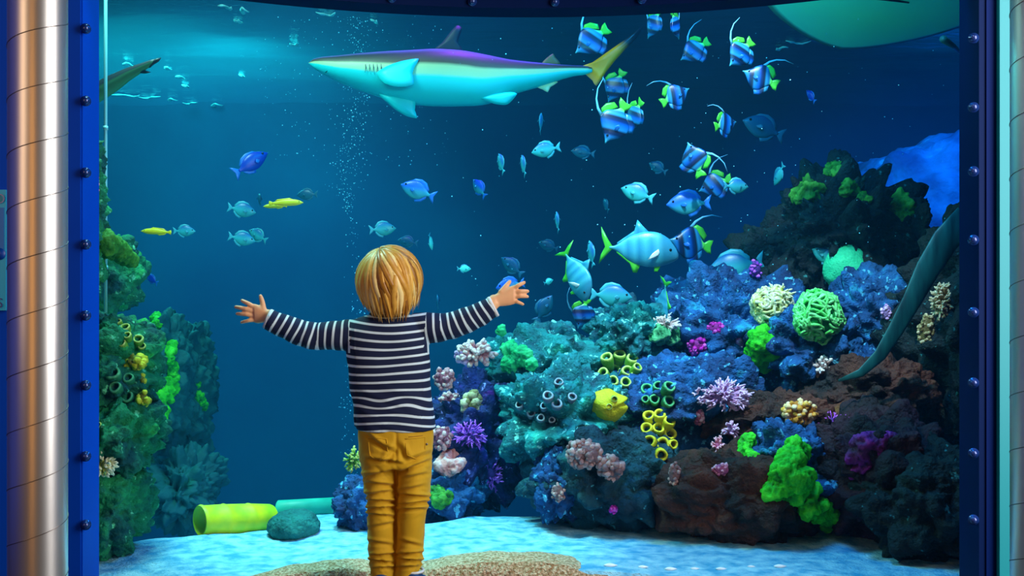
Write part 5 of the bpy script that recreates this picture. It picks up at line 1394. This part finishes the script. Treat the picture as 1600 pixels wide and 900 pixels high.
# shoes
for ax_, sgn in ((598, 0), (641, 6)):
    c = Bp(ax_ + sgn, 918); z0 = 0.0; sh = empty('shoe', (0, 0, 0)); sh.parent = child
    e = MB(); rings = []
    for yy, hw_, h0, h1 in ((-.052, .012, .02, .055), (-.045, .026, .016, .068), (-.02, .031, .014, .072), (.01, .030, .014, .066), (.04, .033, .014, .050), (.075, .034, .014, .040), (.10, .026, .014, .034), (.112, .010, .016, .026)):
        rings.append([Vector((c.x + hw_ * math.cos(2 * math.pi * j / 20), c.y + yy, (h0 + h1) / 2 + (h1 - h0) / 2 * math.sin(2 * math.pi * j / 20))) - W0 for j in range(20)])
    e.rings(rings); e.build('upper', M['shoe_blue'], sh)
    e = MB(); rings = []
    for zz, q in ((0.0, .96), (0.004, 1.0), (0.017, 1.02), (0.021, .97)):
        ring = []
        for j in range(28):
            a = 2 * math.pi * j / 28; ring.append(Vector((c.x + .036 * q * math.cos(a), c.y + .030 + .088 * q * math.sin(a), zz)) - W0)
        rings.append(ring)
    e.rings(rings); e.build('sole', M['shoe_white'], sh)
    e = MB(); e.tube([Vector((c.x + .0275 * math.cos(a * math.pi / 12), c.y - .005 + .033 * math.sin(a * math.pi / 12), .070)) - W0 for a in range(25)], .004, 8, cap=False); e.build('collar_lining', M['shoe_white'], sh)

# hair
random.seed(5)
b = MB(); HH = HC + Vector((0, 0, 0.006))
EX, EY, EZ = 0.082, 0.098, 0.0915
def head_pt(d, off=0.0):
    """point on the hair surface in direction d (unit)"""
    rr_ = 1.0 / math.sqrt((d.x / (EX + off)) ** 2 + (d.y / (EY + off)) ** 2 + (d.z / (EZ + off)) ** 2)
    return d * rr_
crown = Vector((-0.22, -0.30, 0.93)).normalized()
e1 = crown.cross(Vector((0, 1, 0))).normalized(); e2 = crown.cross(e1)
# under layer
cap_pts = []
st = len(b.v); b.ball((0, 0, 0), 1.0, 5, 0.25)
for j in range(st, len(b.v)):
    d = b.v[j].normalized(); q = head_pt(d, -0.001)
    if q.z < -0.02: 
        t = min(1, (-0.02 - q.z) / 0.08); q.x *= 1 - 0.22 * t; q.y = q.y * (1 - 0.25 * t) if q.y < 0 else q.y * (1 - .6 * t)
    if q.y > 0.05 and q.z < 0.045: q = q * 0.72
    b.v[j] = q
for i in range(520):
    phi = 2 * math.pi * (i + random.random()) / 330 if i < 330 else random.uniform(0, 2 * math.pi)
    start = random.uniform(0.02, 0.25) if i < 330 else random.uniform(0.4, 1.3)
    dirn = (e1 * math.cos(phi) + e2 * math.sin(phi))
    front = dirn.y > 0.45; ax_ = abs(dirn.x)
    off = random.uniform(0.000, 0.010); wob = random.uniform(-0.28, 0.28); pth = []; rad = []
    if front: zmin = 0.02 + random.uniform(-.01, .01)
    else: zmin = -0.120 + 0.042 * max(0, (ax_ - 0.25) / 0.75) ** 1.1 + random.uniform(-0.004, 0.022)
    base_r = random.uniform(0.004, 0.0085)
    th_ = start; q = None; sway = random.uniform(-0.0006, 0.0022)
    for s_ in range(40):
        ph = phi + wob * (th_ / 2) ** 2 + 0.10 * math.sin(2.2 * th_ + i)
        dd = (e1 * math.cos(ph) + e2 * math.sin(ph))
        if q is None or q.z > -0.032:
            d = (crown * math.cos(th_) + dd * math.sin(th_)).normalized()
            q = head_pt(d, off + 0.003 * math.sin(th_)); th_ += 0.13
        else:      # hangs down from the widest part and turns in towards the nape
            t = min(1, (-0.032 - q.z) / 0.085)
            q = Vector((q.x * (1 - 0.035 - 0.055 * t) + sway * 1.5, q.y * (1 - 0.03 - 0.05 * t), q.z - 0.0115))
        if q.z < zmin and len(pth) > 4: break
        pth.append(q.copy())
    if len(pth) < 4: continue
    nn = len(pth)
    for s_ in range(nn):
        t = s_ / (nn - 1); rad.append(base_r * (0.45 + 0.9 * math.sin(math.pi * min(1, t * 0.85 + 0.12))) * (1 if t < .75 else max(.10, (1 - t) / .25)))
    b.tube(pth, rad, 6, a=random.random(), flat=0.6, up=pth[0].normalized())
hm = ramp_mat('blond_hair', 'v', [(0.0, (0.26, 0.09, 0.005)), (0.3, (0.62, 0.28, 0.03)), (0.65, (0.92, 0.54, 0.10)), (1.0, (1.0, 0.78, 0.34))], 0.4, 60, 0.3)
hair = b.build('hair', hm, None, attr='v')
for v in hair.data.vertices: v.co += HH
to_child(hair)
